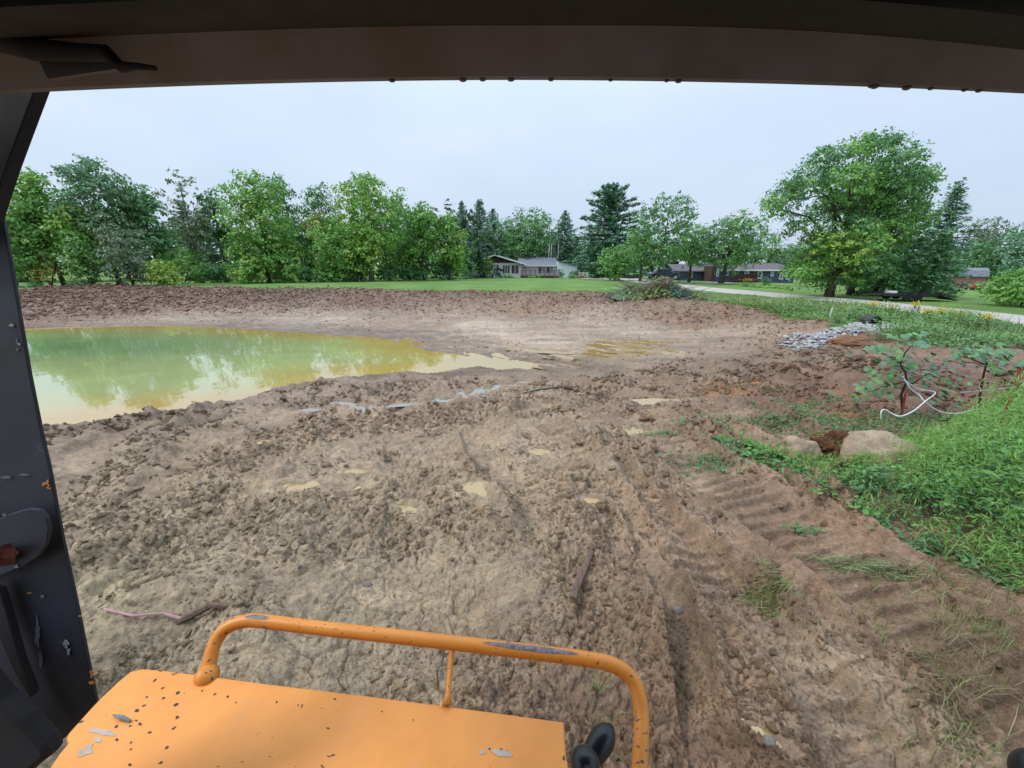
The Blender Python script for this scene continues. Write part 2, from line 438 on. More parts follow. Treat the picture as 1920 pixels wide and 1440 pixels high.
PZ = []
def shape(X, Y, spacing=None, full=True):
    """terrain height with all the mud relief"""
    z = zbase(X, Y)
    R = np.hypot(X, Y)
    if spacing is None: spacing = np.full(X.shape, 0.01)
    lod = lambda s: 1 - sstep(s * 0.22, s * 0.5, spacing)
    g = sdist(GRASS, X, Y)
    earth = sstep(-0.1, 0.25, g)
    pond = sdist(POND, X, Y)
    # pond bed
    wob = 0.28 * fbm(X * .55, Y * .55, 3, 90) * sstep(6, 14, R)
    z = np.where(pond + wob < 0, np.minimum(z, WZ - 0.02 - 0.12 * np.minimum(-(pond + wob), 4)), np.maximum(z, WZ + 0.01 + 0.02 * np.minimum(pond + wob, 1)))
    # how far we are on the pale flat floor of the basin
    floor = (1 - sstep(-0.36, -0.18, z)) * sstep(9.0, 12.0, Y)
    bankslope = sstep(20, 26, Y) * sstep(-0.36, -0.1, z) * earth
    rough = earth * (1 - floor)
    # tracks
    tr = np.zeros_like(X); trz = np.zeros_like(X)
    for poly, hw, cd, per, sink in TRACKS:
        S, T = path_st(poly, X, Y)
        T = T + 0.05 * vnoise(S * 1.3, T * 0 + 3, 5)
        inside = 1 - sstep(hw * 0.85, hw * 1.1, np.abs(T))
        inside = inside * np.clip(0.85 + 1.0 * fbm(X * .9 + 3, Y * .9, 3, 33), 0, 1)
        TL = sum(math.hypot(q1[0] - q0[0], q1[1] - q0[1]) for q0, q1 in zip(poly[:-1], poly[1:])); fin = sstep(.02, .5, S) * (1 - sstep(TL - .7, TL - .03, S)); inside = inside * fin
        ph = (S / per + 0.25 * fbm(X * 2.2, Y * 2.2, 3, 8) + 0.35 * T) % 1.0
        cle = np.where(ph < .5, ph / .5, 1 - (ph - .5) / .16).clip(0, 1) ** 1.1
        edge = np.exp(-((np.abs(T) - hw * 1.12) / 0.055) ** 2) * fin * (0.5 + 1.2 * np.clip(vnoise(S * 1.7, T * 0 + hw * 9, 12) + .3, 0, 1))
        trz += inside * (cle * cd * (0.5 + 1.3 * np.clip(vnoise(X * 3, Y * 3, 9) + .4, 0, 1)) - sink) + edge * 0.085 * (1 - tr)
        tr = np.maximum(tr, inside)
    tr *= rough
    slab = (1 - sstep(-0.04, 0.05, sdist(SLABS, X, Y) + 0.05 * fbm(X * 5, Y * 5, 3, 77))) * earth
    # wide lumps and heaps
    wz = 0.17 * fbm(X * .55, Y * .55, 3, 1) * rough * (1 - .6 * slab)
    rdg = 1 - np.abs(2.6 * fbm(X * .95 + .25 * Y, Y * .6, 2, 3)); wz += .15 * np.clip(rdg, 0, 1) ** 2 * rough * (1 - slab) * (1 - .8 * tr) * (1 - .5 * sstep(10, 14, R))
    wz += .11 * fbm(X * 2.1, Y * 2.1, 3, 4) * rough * (1 - .7 * slab) * (1 - .8 * tr)
    Sr, Tr = path_st(RIDGE, X, Y); wz += .13 * np.exp(-(Tr / .19) ** 2) * (.6 + 1.2 * vnoise(Sr * 1.6, Sr * 0, 6)) * rough * sstep(.02, .5, Sr)
    for px, py, r, h in [(1230,1080,.42,.10),(1120,880,.5,.09),(1010,800,.8,.10),(800,840,.5,.09),(600,1060,.7,.06),(330,1130,.35,.10),(250,1220,.4,.12),
                         (640,1230,.4,.08),(1040,1180,.35,.10),(1290,1240,.35,.10),(860,960,.45,.05),(560,860,.6,.06),(380,905,.5,.05),
                         (1480,700,1.2,.10),(1200,700,1.0,.12),(1250,860,.4,.05)]:
        wz += h * bump_at(X, Y, px, py, r) * earth
    z = z + wz * (1 - 0.5 * tr) + trz * rough
    if full:
        wx = X + 0.05 * fbm(X * 5, Y * 5, 3, 21); wy = Y + 0.05 * fbm(X * 5 + 40, Y * 5, 3, 22)
        smooth = np.clip(sstep(0.22, 0.42, fbm(X * .8, Y * .8, 3, 55)) * .6 + slab, 0, 1)
        k = rough * (1 - 0.85 * tr) * (1 - 0.8 * smooth)
        amp = 1.0 + 0.9 * fbm(X * .7, Y * .7, 3, 60)
        z += LC(k * amp * 0.11 * lod(.30), wx / .30, wy / .30, 100, .3, .62, .5)
        z += LC(k * amp * 0.066 * lod(.14), wx / .14, wy / .14, 110, .35, .75, .75)
        z += LC(k * amp * 0.040 * lod(.066), wx / .066, wy / .066, 120, .4, .8, .85)
        z += LC(rough * (1 - .5 * smooth) * 0.024 * lod(.033), wx / .033 + 7, wy / .033, 130, .4, .8, .8)
        # far bank: coarser clods so they still show
        z += LC(bankslope * 0.13 * lod(.9), wx / .9, wy / .7, 140, .3, .7, .7) + LC(bankslope * 0.11 * lod(.4), wx / .45, wy / .4, 145, .3, .7, .7) + bankslope * .10 * fbm(X * 1.3, Y * 1.3, 3, 65)
        z += LC(rough * sstep(6, 12, R) * 0.13 * lod(.42), wx / .42, wy / .36, 150, .3, .7, .7)
        # cracked slabs
        vx = X + .16 * fbm(X * 3, Y * 3, 3, 23); vy = Y + .16 * fbm(X * 3 + 40, Y * 3, 3, 24); ck = cracks(vx / .26, vy / .17, 160); ck2 = cracks(vx / .09 + 5, vy / .07, 170)
        cm = rough * np.clip(smooth * 1.2, 0, 1) * (1 - .7 * tr)
        z -= cm * (0.03 * (1 - sstep(0, .10, ck)) * lod(.08) + 0.012 * (1 - sstep(0, .12, ck2)) * lod(.04)) * sstep(-.15, .15, fbm(X * 1.1, Y * 1.1, 2, 66))
        z += rough * 0.010 * fbm(X * 9, Y * 9, 4, 70)
        # basin floor: ruts and streaks
        ru = np.zeros_like(X)
        for i, poly in enumerate(FLATTR):
            S, T = path_st(poly, X, Y)
            for off in (-0.9, 0.9):
                t = np.abs(T - off)
                ru += np.exp(-((t - .32) / .09) ** 2) * .035 - (1 - sstep(.18, .3, t)) * .03 \
                    + (1 - sstep(.2, .3, t)) * .02 * (np.sin(S * 2 * math.pi / .3) > .3)
        z += floor * earth * (ru + .035 * fbm(X * .35, Y * 2.0, 4, 80) + 0.03 * clods(wx / .35, wy / .25, 180, .3, .7, .45) * lod(.35))
    # puddles
    for zz, pp in zip(PZ, PUDDLES):
        px, py, rx, ry, a, dz = pp
        q = puddle_q(X, Y, px, py, rx, ry, a, zz)
        w = q < 3.2
        if w.any():
            qw, Xw, Yw = q[w], X[w], Y[w]; m = 1 - sstep(1.4, 3.2, qw)
            z[w] = z[w] * (1 - m) + (zz + 0.035 * np.clip(qw - 1, -1, 2) + 0.09 * np.minimum(.35 + qw, 1.3) * fbm(Xw * 5, Yw * 5, 4, 91) + .02 * clods(Xw / .07, Yw / .07, 93) * np.minimum(qw, 1)) * m
    # never poke through the pond surface inland of its shore
    z = np.where((pond + wob < -0.25), np.minimum(z, WZ - 0.03), z)
    # verge and lawn: gentle bumps
    z += (1 - earth) * 0.03 * fbm(X * .5, Y * .5, 3, 95)
    return z

def ground_z(x, y):
    return float(shape(np.array([float(x)]), np.array([float(y)]))[0])

def on_ground(px, py, z0=0.0, it=5):
    z = z0
    for _ in range(it):
        p = at_z(px, py, z); z = ground_z(p[0], p[1])
    return np.array([p[0], p[1], z])

def _pz():
    out = []
    for px, py, rx, ry, a, dz in PUDDLES:
        z = 0.0
        for _ in range(6):
            c = at_z(px, py, z); t = np.linspace(0, 6.28, 40); z = float(np.percentile(shape(c[0] + rx * np.cos(t) * 1.2, c[1] + ry * np.sin(t) * 1.2, np.full(40, .01)), 60))
        out.append(z)
    return out
_z = _pz(); PZ = _z
# polar sheet, fine where the camera looks
az = np.concatenate([np.arange(-180, -66, 6.0), np.arange(-66, 66.01, 0.132), np.arange(70, 180.1, 6.0)])
dep = np.concatenate([np.array([88, 84, 80, 76, 73]), np.arange(70, 62, -0.35), np.arange(62, 6, -0.098), np.arange(6, 3.0, -0.035), np.arange(3.0, 1.3, -.06)])
rad = EYE / np.tan(np.radians(dep))
rad = np.concatenate([rad, np.geomspace(rad[-1] * 1.06, 4000, 28)])
A, Rr = np.meshgrid(np.radians(az), rad)
GX, GY = Rr * np.sin(A), Rr * np.cos(A)
da = np.gradient(np.radians(az)); dr = np.gradient(rad)
SPC = np.maximum(Rr * np.abs(da)[None, :], 0.55 * dr[:, None] * np.ones_like(A))
GZ = shape(GX.ravel(), GY.ravel(), SPC.ravel()).reshape(GX.shape)
nr, na = GX.shape
gx, gy, gz = GX.ravel(), GY.ravel(), GZ.ravel()
g = sdist(GRASS, gx, gy)
ROAD_HW = 2.1
road_c = [(18, -40), (19.9, 4), (20.5, 14), (20.9, 19), (20.2, 25), (18.9, 31), (17.7, 39), (17.5, 50), (17.6, 62), (15.5, 74), (9, 82), (0, 90)]
rs, rt = path_st(road_c, gx, gy)
gz = np.where(np.abs(rt) < 3.4, gz * sstep(2.2, 3.4, np.abs(rt)) + (zbase(gx, gy) - .03) * (1 - sstep(2.2, 3.4, np.abs(rt))), gz)
idx = np.arange(nr * na).reshape(nr, na)
quads = np.stack([idx[:-1, :-1], idx[:-1, 1:], idx[1:, 1:], idx[1:, :-1]], -1).reshape(-1, 4)
gw = g + 0.25 * fbm(gx * 1.4, gy * 1.4, 3, 200)
isgrass = (gw[quads].mean(1) < 0)

# earth colours by zone, interpolated
CC = []
for px, py, c in [(200,1000,(140,124,100)),(600,1000,(146,130,108)),(900,1050,(148,130,106)),(1100,900,(146,126,104)),(960,780,(140,120,98)),
                  (300,850,(136,118,96)),(150,1150,(142,130,102)),(600,1200,(146,132,108)),(1300,1000,(142,118,98)),(1500,1050,(128,98,78)),
                  (1700,1150,(126,98,76)),(1850,1300,(112,86,62)),(1600,1300,(150,128,106)),(1300,1250,(138,112,90)),(1250,1400,(128,98,76)),
                  (1350,800,(132,106,86)),(1500,760,(124,88,66)),(1600,720,(128,90,66)),(1800,720,(118,82,62)),(1450,690,(126,106,84)),
                  (1300,720,(134,110,88)),(1100,700,(130,110,90)),(1700,660,(124,98,76)),(1620,635,(150,100,66)),(1900,680,(132,98,72)),
                  (1200,660,(150,130,112)),(1000,640,(168,150,136)),(1200,620,(160,142,126)),(1400,630,(152,132,114)),
                  (900,610,(172,154,142)),(1100,600,(162,140,124)),(600,600,(160,142,134)),(300,602,(150,130,120)),(800,590,(150,128,116)),
                  (700,565,(118,88,74)),(1000,575,(140,108,86)),(300,570,(118,90,76)),(100,580,(122,92,76)),(100,560,(110,80,68)),(500,560,(106,80,68)),
                  (1100,565,(116,88,74)),(1300,590,(132,98,74)),(1450,600,(120,86,66)),(1540,615,(108,80,62)),(900,555,(112,86,72))]:
    p = at_z(px, py, 0 if py > 700 else (-.4 if py > 598 else .1)); CC.append((p[0], p[1], *s2l(*c)))
CC = np.array(CC)
wsum = 0; csum = 0
for x, y, r_, g_, b_ in CC:
    w = 1.0 / (((gx - x) ** 2 + (gy - y) ** 2) / (1 + .02 * (x * x + y * y)) + .05) ** 1.5
    wsum = wsum + w; csum = csum + w[:, None] * np.array([[r_, g_, b_]])
ecol = csum / wsum[:, None]
_lum = ecol @ np.array([.3, .59, .11]); ecol = ecol * .64 + _lum[:, None] * .36 * np.array([1.04, 1.0, .93]); ecol = ecol * np.array([1.0, .915, .78])
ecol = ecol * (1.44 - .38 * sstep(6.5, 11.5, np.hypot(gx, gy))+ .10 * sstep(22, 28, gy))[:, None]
# iron-red streaks, pale dried tops, darker damp dips
red = sstep(.10, .35, fbm(gx * .45, gy * .8, 4, 210)) * 0.10
ecol = ecol * (1 - red[:, None]) + red[:, None] * ecol * np.array([1.12, .88, .74])
for px, py, r in [(1370,737,.35),(1440,725,.35),(1520,735,.4),(1620,640,.8),(1340,735,.2)]:
    m = bump_at(gx, gy, px, py, r)[:, None] * (fbm(gx * 3, gy * 3, 3, 215) > -.1)[:, None] * .7
    ecol = ecol * (1 - m) + m * s2l(165, 115, 80) * 1.0
ecol *= (1 + 0.30 * fbm(gx * 1.6, gy * 2.4, 4, 220))[:, None]
_fl = (1 - sstep(-.36, -.15, gz)) * sstep(9, 13, gy)
ecol *= (1 + _fl * (.30 * fbm(gx * .22, gy * 3.2, 4, 221) + .22 * fbm(gx * .8, gy * 6, 3, 222)))[:, None]
damp = np.clip((WZ + 0.12 - gz) / 0.10, 0, 1)[:, None] * (sdist(POND, gx, gy) < 2.5)[:, None]
ecol = ecol * (1 - .35 * damp)
ecol = np.clip(ecol, 0.01, .7)

def earth_material():
    m = bpy.data.materials.new('churned_clay'); m.use_nodes = True
    n, l = m.node_tree.nodes, m.node_tree.links
    p = n['Principled BSDF']
    a = n.new('ShaderNodeAttribute'); a.attribute_name = 'earth'
    t = n.new('ShaderNodeTexCoord')
    n1 = n.new('ShaderNodeTexNoise'); n1.inputs['Scale'].default_value = 14; n1.inputs['Detail'].default_value = 8; n1.inputs['Roughness'].default_value = .7
    l.new(t.outputs['Object'], n1.inputs['Vector'])
    r1 = n.new('ShaderNodeMapRange'); r1.inputs['From Min'].default_value = .3; r1.inputs['From Max'].default_value = .7
    r1.inputs['To Min'].default_value = .62; r1.inputs['To Max'].default_value = 1.34
    l.new(n1.outputs['Fac'], r1.inputs['Value'])
    mul = n.new('ShaderNodeVectorMath'); mul.operation = 'SCALE'
    n0 = n.new('ShaderNodeTexNoise'); n0.inputs['Scale'].default_value = 2.3; n0.inputs['Detail'].default_value = 9; n0.inputs['Roughness'].default_value = .8
    mp0 = n.new('ShaderNodeMapping'); mp0.inputs['Scale'].default_value = (.7, 1.7, 1); l.new(t.outputs['Object'], mp0.inputs['Vector']); l.new(mp0.outputs[0], n0.inputs['Vector'])
    r0 = n.new('ShaderNodeMapRange'); r0.inputs['From Min'].default_value = .35; r0.inputs['From Max'].default_value = .65; r0.inputs['To Min'].default_value = .76; r0.inputs['To Max'].default_value = 1.2
    l.new(n0.outputs['Fac'], r0.inputs['Value']); mu0 = n.new('ShaderNodeMath'); mu0.operation = 'MULTIPLY'; l.new(r0.outputs[0], mu0.inputs[0]); l.new(r1.outputs[0], mu0.inputs[1])
    l.new(a.outputs['Color'], mul.inputs[0]); l.new(mu0.outputs[0], mul.inputs['Scale'])
    # scattered grit and straw-coloured crumbs
    v = n.new('ShaderNodeTexVoronoi'); v.inputs['Scale'].default_value = 26; l.new(t.outputs['Object'], v.inputs['Vector'])
    lt = n.new('ShaderNodeMath'); lt.operation = 'LESS_THAN'; lt.inputs[1].default_value = .16; l.new(v.outputs['Distance'], lt.inputs[0])
    sx = n.new('ShaderNodeSeparateColor'); l.new(v.outputs['Color'], sx.inputs[0])
    gt = n.new('ShaderNodeMath'); gt.operation = 'GREATER_THAN'; gt.inputs[1].default_value = .86; l.new(sx.outputs[0], gt.inputs[0])
    an = n.new('ShaderNodeMath'); an.operation = 'MULTIPLY'; l.new(lt.outputs[0], an.inputs[0]); l.new(gt.outputs[0], an.inputs[1])
    mxx = n.new('ShaderNodeMix'); mxx.data_type = 'RGBA'; l.new(an.outputs[0], mxx.inputs[0])
    l.new(mul.outputs[0], mxx.inputs[6]); mxx.inputs[7].default_value = (.30, .29, .25, 1)
    l.new(mxx.outputs[2], p.inputs['Base Color'])
    n2 = n.new('ShaderNodeTexNoise'); n2.inputs['Scale'].default_value = 1.6; n2.inputs['Detail'].default_value = 5
    l.new(t.outputs['Object'], n2.inputs['Vector'])
    r2 = n.new('ShaderNodeMapRange'); r2.inputs['From Min'].default_value = .35; r2.inputs['From Max'].default_value = .65
    r2.inputs['To Min'].default_value = .36; r2.inputs['To Max'].default_value = .85
    l.new(n2.outputs['Fac'], r2.inputs['Value']); l.new(r2.outputs[0], p.inputs['Roughness'])
    p.inputs['Specular IOR Level'].default_value = .35
    n3 = n.new('ShaderNodeTexNoise'); n3.inputs['Scale'].default_value = 46; n3.inputs['Detail'].default_value = 9; n3.inputs['Roughness'].default_value = .72
    l.new(t.outputs['Object'], n3.inputs['Vector'])
    v3 = n.new('ShaderNodeTexVoronoi'); v3.inputs['Scale'].default_value = 55; l.new(t.outputs['Object'], v3.inputs['Vector'])
    ad = n.new('ShaderNodeMath'); ad.operation = 'SUBTRACT'; l.new(n3.outputs['Fac'], ad.inputs[0])
    sc3 = n.new('ShaderNodeMath'); sc3.operation = 'MULTIPLY'; sc3.inputs[1].default_value = .5; l.new(v3.outputs['Distance'], sc3.inputs[0]); l.new(sc3.outputs[0], ad.inputs[1])
    b = n.new('ShaderNodeBump'); b.inputs['Strength'].default_value = .9; b.inputs['Distance'].default_value = .018
    l.new(ad.outputs[0], b.inputs['Height'])
    n4 = n.new('ShaderNodeTexNoise'); n4.inputs['Scale'].default_value = 17; n4.inputs['Detail'].default_value = 8; n4.inputs['Roughness'].default_value = .7
    l.new(t.outputs['Object'], n4.inputs['Vector'])
    b2 = n.new('ShaderNodeBump'); b2.inputs['Strength'].default_value = .6; b2.inputs['Distance'].default_value = .035
    n5 = n.new('ShaderNodeTexNoise'); n5.inputs['Scale'].default_value = 2.6; n5.inputs['Detail'].default_value = 9; n5.inputs['Roughness'].default_value = .78
    mp5 = n.new('ShaderNodeMapping'); mp5.inputs['Scale'].default_value = (.8, 1.5, 1); l.new(t.outputs['Object'], mp5.inputs['Vector']); l.new(mp5.outputs[0], n5.inputs['Vector'])
    b5 = n.new('ShaderNodeBump'); b5.inputs['Strength'].default_value = .5; b5.inputs['Distance'].default_value = .12
    l.new(n5.outputs['Fac'], b5.inputs['Height']); l.new(b.outputs[0], b5.inputs['Normal'])
    l.new(n4.outputs['Fac'], b2.inputs['Height']); l.new(b5.outputs[0], b2.inputs['Normal'])
    l.new(b2.outputs[0], p.inputs['Normal'])
    return m

def lawn_material():
    m = bpy.data.materials.new('mown_lawn'); m.use_nodes = True
    n, l = m.node_tree.nodes, m.node_tree.links
    p = n['Principled BSDF']; p.inputs['Roughness'].default_value = .85; p.inputs['Specular IOR Level'].default_value = .12
    t = n.new('ShaderNodeTexCoord')
    n1 = n.new('ShaderNodeTexNoise'); n1.inputs['Scale'].default_value = .35; n1.inputs['Detail'].default_value = 9; n1.inputs['Roughness'].default_value = .72
    l.new(t.outputs['Object'], n1.inputs['Vector'])
    r = n.new('ShaderNodeValToRGB'); e = r.color_ramp.elements
    e[0].position = .3; e[0].color = (.085, .165, .042, 1); e[1].position = .7; e[1].color = (.19, .30, .085, 1)
    l.new(n1.outputs['Fac'], r.inputs['Fac']); l.new(r.outputs['Color'], p.inputs['Base Color'])
    n3 = n.new('ShaderNodeTexNoise'); n3.inputs['Scale'].default_value = 9; n3.inputs['Detail'].default_value = 7; n3.inputs['Roughness'].default_value = .8
    l.new(t.outputs['Object'], n3.inputs['Vector'])
    b = n.new('ShaderNodeBump'); b.inputs['Strength'].default_value = .8; b.inputs['Distance'].default_value = .12
    l.new(n3.outputs['Fac'], b.inputs['Height']); l.new(b.outputs[0], p.inputs['Normal'])
    return m

M['earth'] = earth_material(); M['lawn'] = lawn_material()

def submesh(name, fsel, m, vc=None):
    F = quads[fsel]; used = np.unique(F); remap = np.full(nr * na, -1); remap[used] = np.arange(len(used))
    V = np.stack([gx[used], gy[used], gz[used]], 1)
    o = np_mesh(name, V, remap[F][:, ::-1], m, smooth=True, vcol=None if vc is None else {'earth': vc[used]})
    o['kind'] = 'structure'
    return o
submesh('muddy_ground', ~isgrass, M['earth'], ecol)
submesh('lawn', isgrass, M['lawn'])

# ---- road: a gravel-grey lane on a low crown, with worn wheel tracks
def strip(path, offs, zoff, step=1.0):
    pts = []
    for i in range(len(path) - 1):
        a, b = np.array(path[i], float), np.array(path[i + 1], float); k = max(1, int(np.linalg.norm(b - a) / step))
        for j in range(k): pts.append(a + (b - a) * j / k)
    pts.append(np.array(path[-1], float)); pts = np.array(pts)
    d = np.gradient(pts, axis=0); d /= np.linalg.norm(d, axis=1)[:, None]; nn = np.stack([d[:, 1], -d[:, 0]], 1)
    V = []
    for o_, zo in zip(offs, zoff):
        q = pts + nn * o_; V.append(np.column_stack([q, zbase(q[:, 0], q[:, 1]) + zo]))
    V = np.stack(V, 1); n_, k_ = V.shape[:2]
    idx = np.arange(n_ * k_).reshape(n_, k_)
    F = np.stack([idx[:-1, :-1], idx[:-1, 1:], idx[1:, 1:], idx[1:, :-1]], -1).reshape(-1, 4)
    return V.reshape(-1, 3), F
M['road'] = mat('road_surface', s2l(196, 190, 182, .72), .85, .2, .1, 1.4, .4, 25)
M['verge_gravel'] = mat('road_edge', s2l(150, 145, 125, .75), .9, .1, .25, 5, .4, 25)
V, F = strip(road_c, [-1.95, -1.6, -1.5, -.5, .5, 1.5, 1.6, 1.95], [-.06, .02, .05, .09, .09, .05, .02, -.06])
ro = np_mesh('road', V, F[:, ::-1], M['road'], smooth=True); ro['kind'] = 'structure'
drv = [(18.9, 57), (14, 60), (6, 63)]
V, F = strip([(18.0, 60.5), (14, 61.5), (10.5, 62.5)], [-1.6, 1.6], [.07, .07])
ro = np_mesh('driveway', V, F[:, ::-1], M['road'], smooth=True); ro['kind'] = 'structure'
V, F = strip([(22.4, 50.0), (26, 51), (28.5, 56)], [-1.6, 1.6], [.07, .07])
ro = np_mesh('driveway', V, F[:, ::-1], M['road'], smooth=True); ro['kind'] = 'structure'

# ------------------------------------------------------------------ water
def water_material(name, deep, shallow, ior=1.33, rough=.02, wave=.02, wscale=2.5, use_attr=True):
    m = bpy.data.materials.new(name); m.use_nodes = True
    n, l = m.node_tree.nodes, m.node_tree.links
    p = n['Principled BSDF']; p.inputs['Roughness'].default_value = rough; p.inputs['IOR'].default_value = ior
    t = n.new('ShaderNodeTexCoord')
    if use_attr:
        a = n.new('ShaderNodeAttribute'); a.attribute_name = 'earth'
        l.new(a.outputs['Color'], p.inputs['Base Color'])
    else:
        p.inputs['Base Color'].default_value = (*deep, 1)
    nn = n.new('ShaderNodeTexNoise'); nn.inputs['Scale'].default_value = wscale; nn.inputs['Detail'].default_value = 3
    mp2 = n.new('ShaderNodeMapping'); mp2.inputs['Scale'].default_value = (1, .5, 1)
    l.new(t.outputs['Object'], mp2.inputs['Vector']); l.new(mp2.outputs[0], nn.inputs['Vector'])
    b = n.new('ShaderNodeBump'); b.inputs['Strength'].default_value = wave; b.inputs['Distance'].default_value = .1
    l.new(nn.outputs['Fac'], b.inputs['Height']); l.new(b.outputs[0], p.inputs['Normal'])
    return m
M['pond'] = water_material('murky_green_water', None, None, 2.2, .02, .03)
xs = np.arange(-75, 4, .35); ys = np.arange(4.0, 30, .2)
PX, PY = np.meshgrid(xs, ys); pxx, pyy = PX.ravel(), PY.ravel()
sd = sdist(POND, pxx, pyy)
bed = WZ - shape(pxx, pyy, np.full(pxx.shape, .2), False)
dw = np.clip(-sd / 2.6 + .5 * fbm(pxx * .4, pyy * .6, 3, 300), 0, 1)
right = sstep(-9, -1, pxx - 0.25 * (pyy - 8))
deep = s2l(162, 168, 114) * .92; och = s2l(186, 152, 84) * .86; dk = s2l(118, 146, 100) * .86
wc = och * (1 - dw[:, None]) + deep * dw[:, None]
wc = wc * (1 - .75 * right[:, None]) + .75 * right[:, None] * (s2l(172, 150, 74) * .80)
q = at_z(130, 650, WZ); mm = (np.exp(-((pxx - q[0]) / 7.5) ** 2 - ((pyy - q[1]) / 3.0) ** 2))[:, None]
wc = wc * (1 - mm) + mm * dk
wc *= (1 + .10 * fbm(pxx * .7, pyy * 1.4, 4, 310))[:, None]
wi = np.arange(len(pxx)).reshape(PX.shape)
WF = np.stack([wi[:-1, :-1], wi[:-1, 1:], wi[1:, 1:], wi[1:, :-1]], -1).reshape(-1, 4)
keep = sd[WF].min(1) < 0.6
WF = WF[keep]; used = np.unique(WF); rm = np.full(len(pxx), -1); rm[used] = np.arange(len(used))
wo = np_mesh('pond_water', np.stack([pxx[used], pyy[used], np.full(len(used), WZ)], 1), rm[WF], M['pond'], smooth=True, vcol={'earth': wc[used]})
wo['kind'] = 'structure'
M['puddle'] = water_material('tea_coloured_puddle_water', s2l(184, 154, 96) * .74, None, 2.0, .02, .03, 6, False)
M['thin_water'] = water_material('clear_puddle_water', s2l(150, 140, 120) * .7, None, 3.4, .02, .03, 6, False)
def puddle(px, py, rx, ry, a, z, m, k=28, zz=None):
    zz = z if zz is None else zz
    c = at_z(px, py, zz); a = math.radians(a); V = [(c[0], c[1], z)]
    for i in range(k):
        t = 2 * math.pi * i / k; r = 1.35 + .18 * mnoise.noise(Vector((math.cos(t) * 2 + px, math.sin(t) * 2, 3)))
        ux, uy = rx * r * math.cos(t), ry * r * math.sin(t)
        V.append((c[0] + ux * math.cos(a) - uy * math.sin(a), c[1] + ux * math.sin(a) + uy * math.cos(a), z))
    F = [(0, 1 + i, 1 + (i + 1) % k) for i in range(k)]
    o = np_mesh('puddle', np.array(V), np.array(F), m); o['kind'] = 'structure'
for i, (px, py, rx, ry, a, dz) in enumerate(PUDDLES):
    puddle(px, py, rx * 1.05, ry * 1.05, a, PZ[i], M['thin_water'] if i in (6, 7, 8, 9) else M['puddle'], zz=PZ[i])
M['ochre_puddle'] = water_material('ochre_puddle_water', s2l(186, 150, 84) * .62, None, 1.5, .04, .05, 4, False)
for px, py, rx, ry, a in LOWPUD:
    c = at_z(px, py, -.42)
    puddle(px, py, rx, ry, a, float(np.median(shape(c[0] + rng.normal(0, rx * .4, 60), c[1] + rng.normal(0, ry * .4, 60)))) + .004, M['ochre_puddle'], zz=-.42)

# ---- loose clods of clay lying on the churned ground: far too many to count
def chunk_mesh(seed, name='clod', npts=15, sub=1, flat=.72):
    r_ = random.Random(seed); b_ = bmesh.new()
    for i in range(npts):
        v = Vector((r_.gauss(0, 1), r_.gauss(0, 1), r_.gauss(0, 1))).normalized() * r_.uniform(.8, 1.1); b_.verts.new((v.x, v.y * r_.uniform(.75, .95), v.z * flat))
    bmesh.ops.convex_hull(b_, input=b_.verts); loose = [v for v in b_.verts if not v.link_faces]
    bmesh.ops.delete(b_, geom=loose, context='VERTS'); bmesh.ops.triangulate(b_, faces=b_.faces)
    for _ in range(sub):
        bmesh.ops.subdivide_edges(b_, edges=b_.edges[:], cuts=1, use_grid_fill=True)
        for v in b_.verts:
            c0 = v.co.copy(); v.co = c0 * (1 + .16 * mnoise.noise(c0 * 1.9 + Vector((seed, 0, 0))) + .10 * mnoise.noise(c0 * 4.5 + Vector((0, seed, 0))))
    me = bpy.data.meshes.new(name); b_.to_mesh(me); b_.free()
    if sub == 2:
        for p_ in me.polygons: p_.use_smooth = True
    return me
mc = M['earth'].copy(); mc.name = 'clay_clods'
for nd in mc.node_tree.nodes:
    if nd.type == 'ATTRIBUTE': nd.attribute_type = 'INSTANCER'
M['clod'] = mc
NV = 8
hidden = bpy.data.collections.new('clod_shapes')
for i in range(NV):
    me = chunk_mesh(i * 7 + 3, sub=2); me.materials.append(mc); o_ = bpy.data.objects.new('clod_shape', me); hidden.objects.link(o_)
N0 = 150000
a_ = np.radians(rng.uniform(-60, 60, N0)); dd_ = rng.uniform(9, 64, N0); R_ = EYE / np.tan(np.radians(dd_))
cx_, cy_ = R_ * np.sin(a_), R_ * np.cos(a_)
sz = (.0022 + .0017 * R_) * (1 + rng.pareto(2.3, N0)).clip(1, 6)
clump = fbm(cx_ * 1.6, cy_ * 1.6, 3, 700) + .6 * fbm(cx_ * .6, cy_ * .6, 2, 701)
keepm = (sdist(GRASS, cx_, cy_) > .1) & (sdist(POND, cx_, cy_) > .12) & (clump > -.06 + rng.normal(0, .14, N0)) & (fbm(cx_ * .8, cy_ * .8, 3, 55) < .40 + rng.normal(0, .10, N0)) & (cy_ > .9)
for poly, hw, cd, per, sink in TRACKS:
    S_, T_ = path_st(poly, cx_, cy_); keepm &= (np.abs(T_) > hw * .9) | (rng.random(N0) < .32)
keepm &= (sdist(SLABS, cx_, cy_) > 0) | (rng.random(N0) < .1)
for zz, pp in zip(PZ, PUDDLES): keepm &= puddle_q(cx_, cy_, *pp[:5], zz) > 1.5
zb_ = zbase(cx_, cy_); keepm &= ~((zb_ < -.3) & (cy_ > 10) & (rng.random(N0) < .85))
cx_, cy_, sz = cx_[keepm], cy_[keepm], sz[keepm]
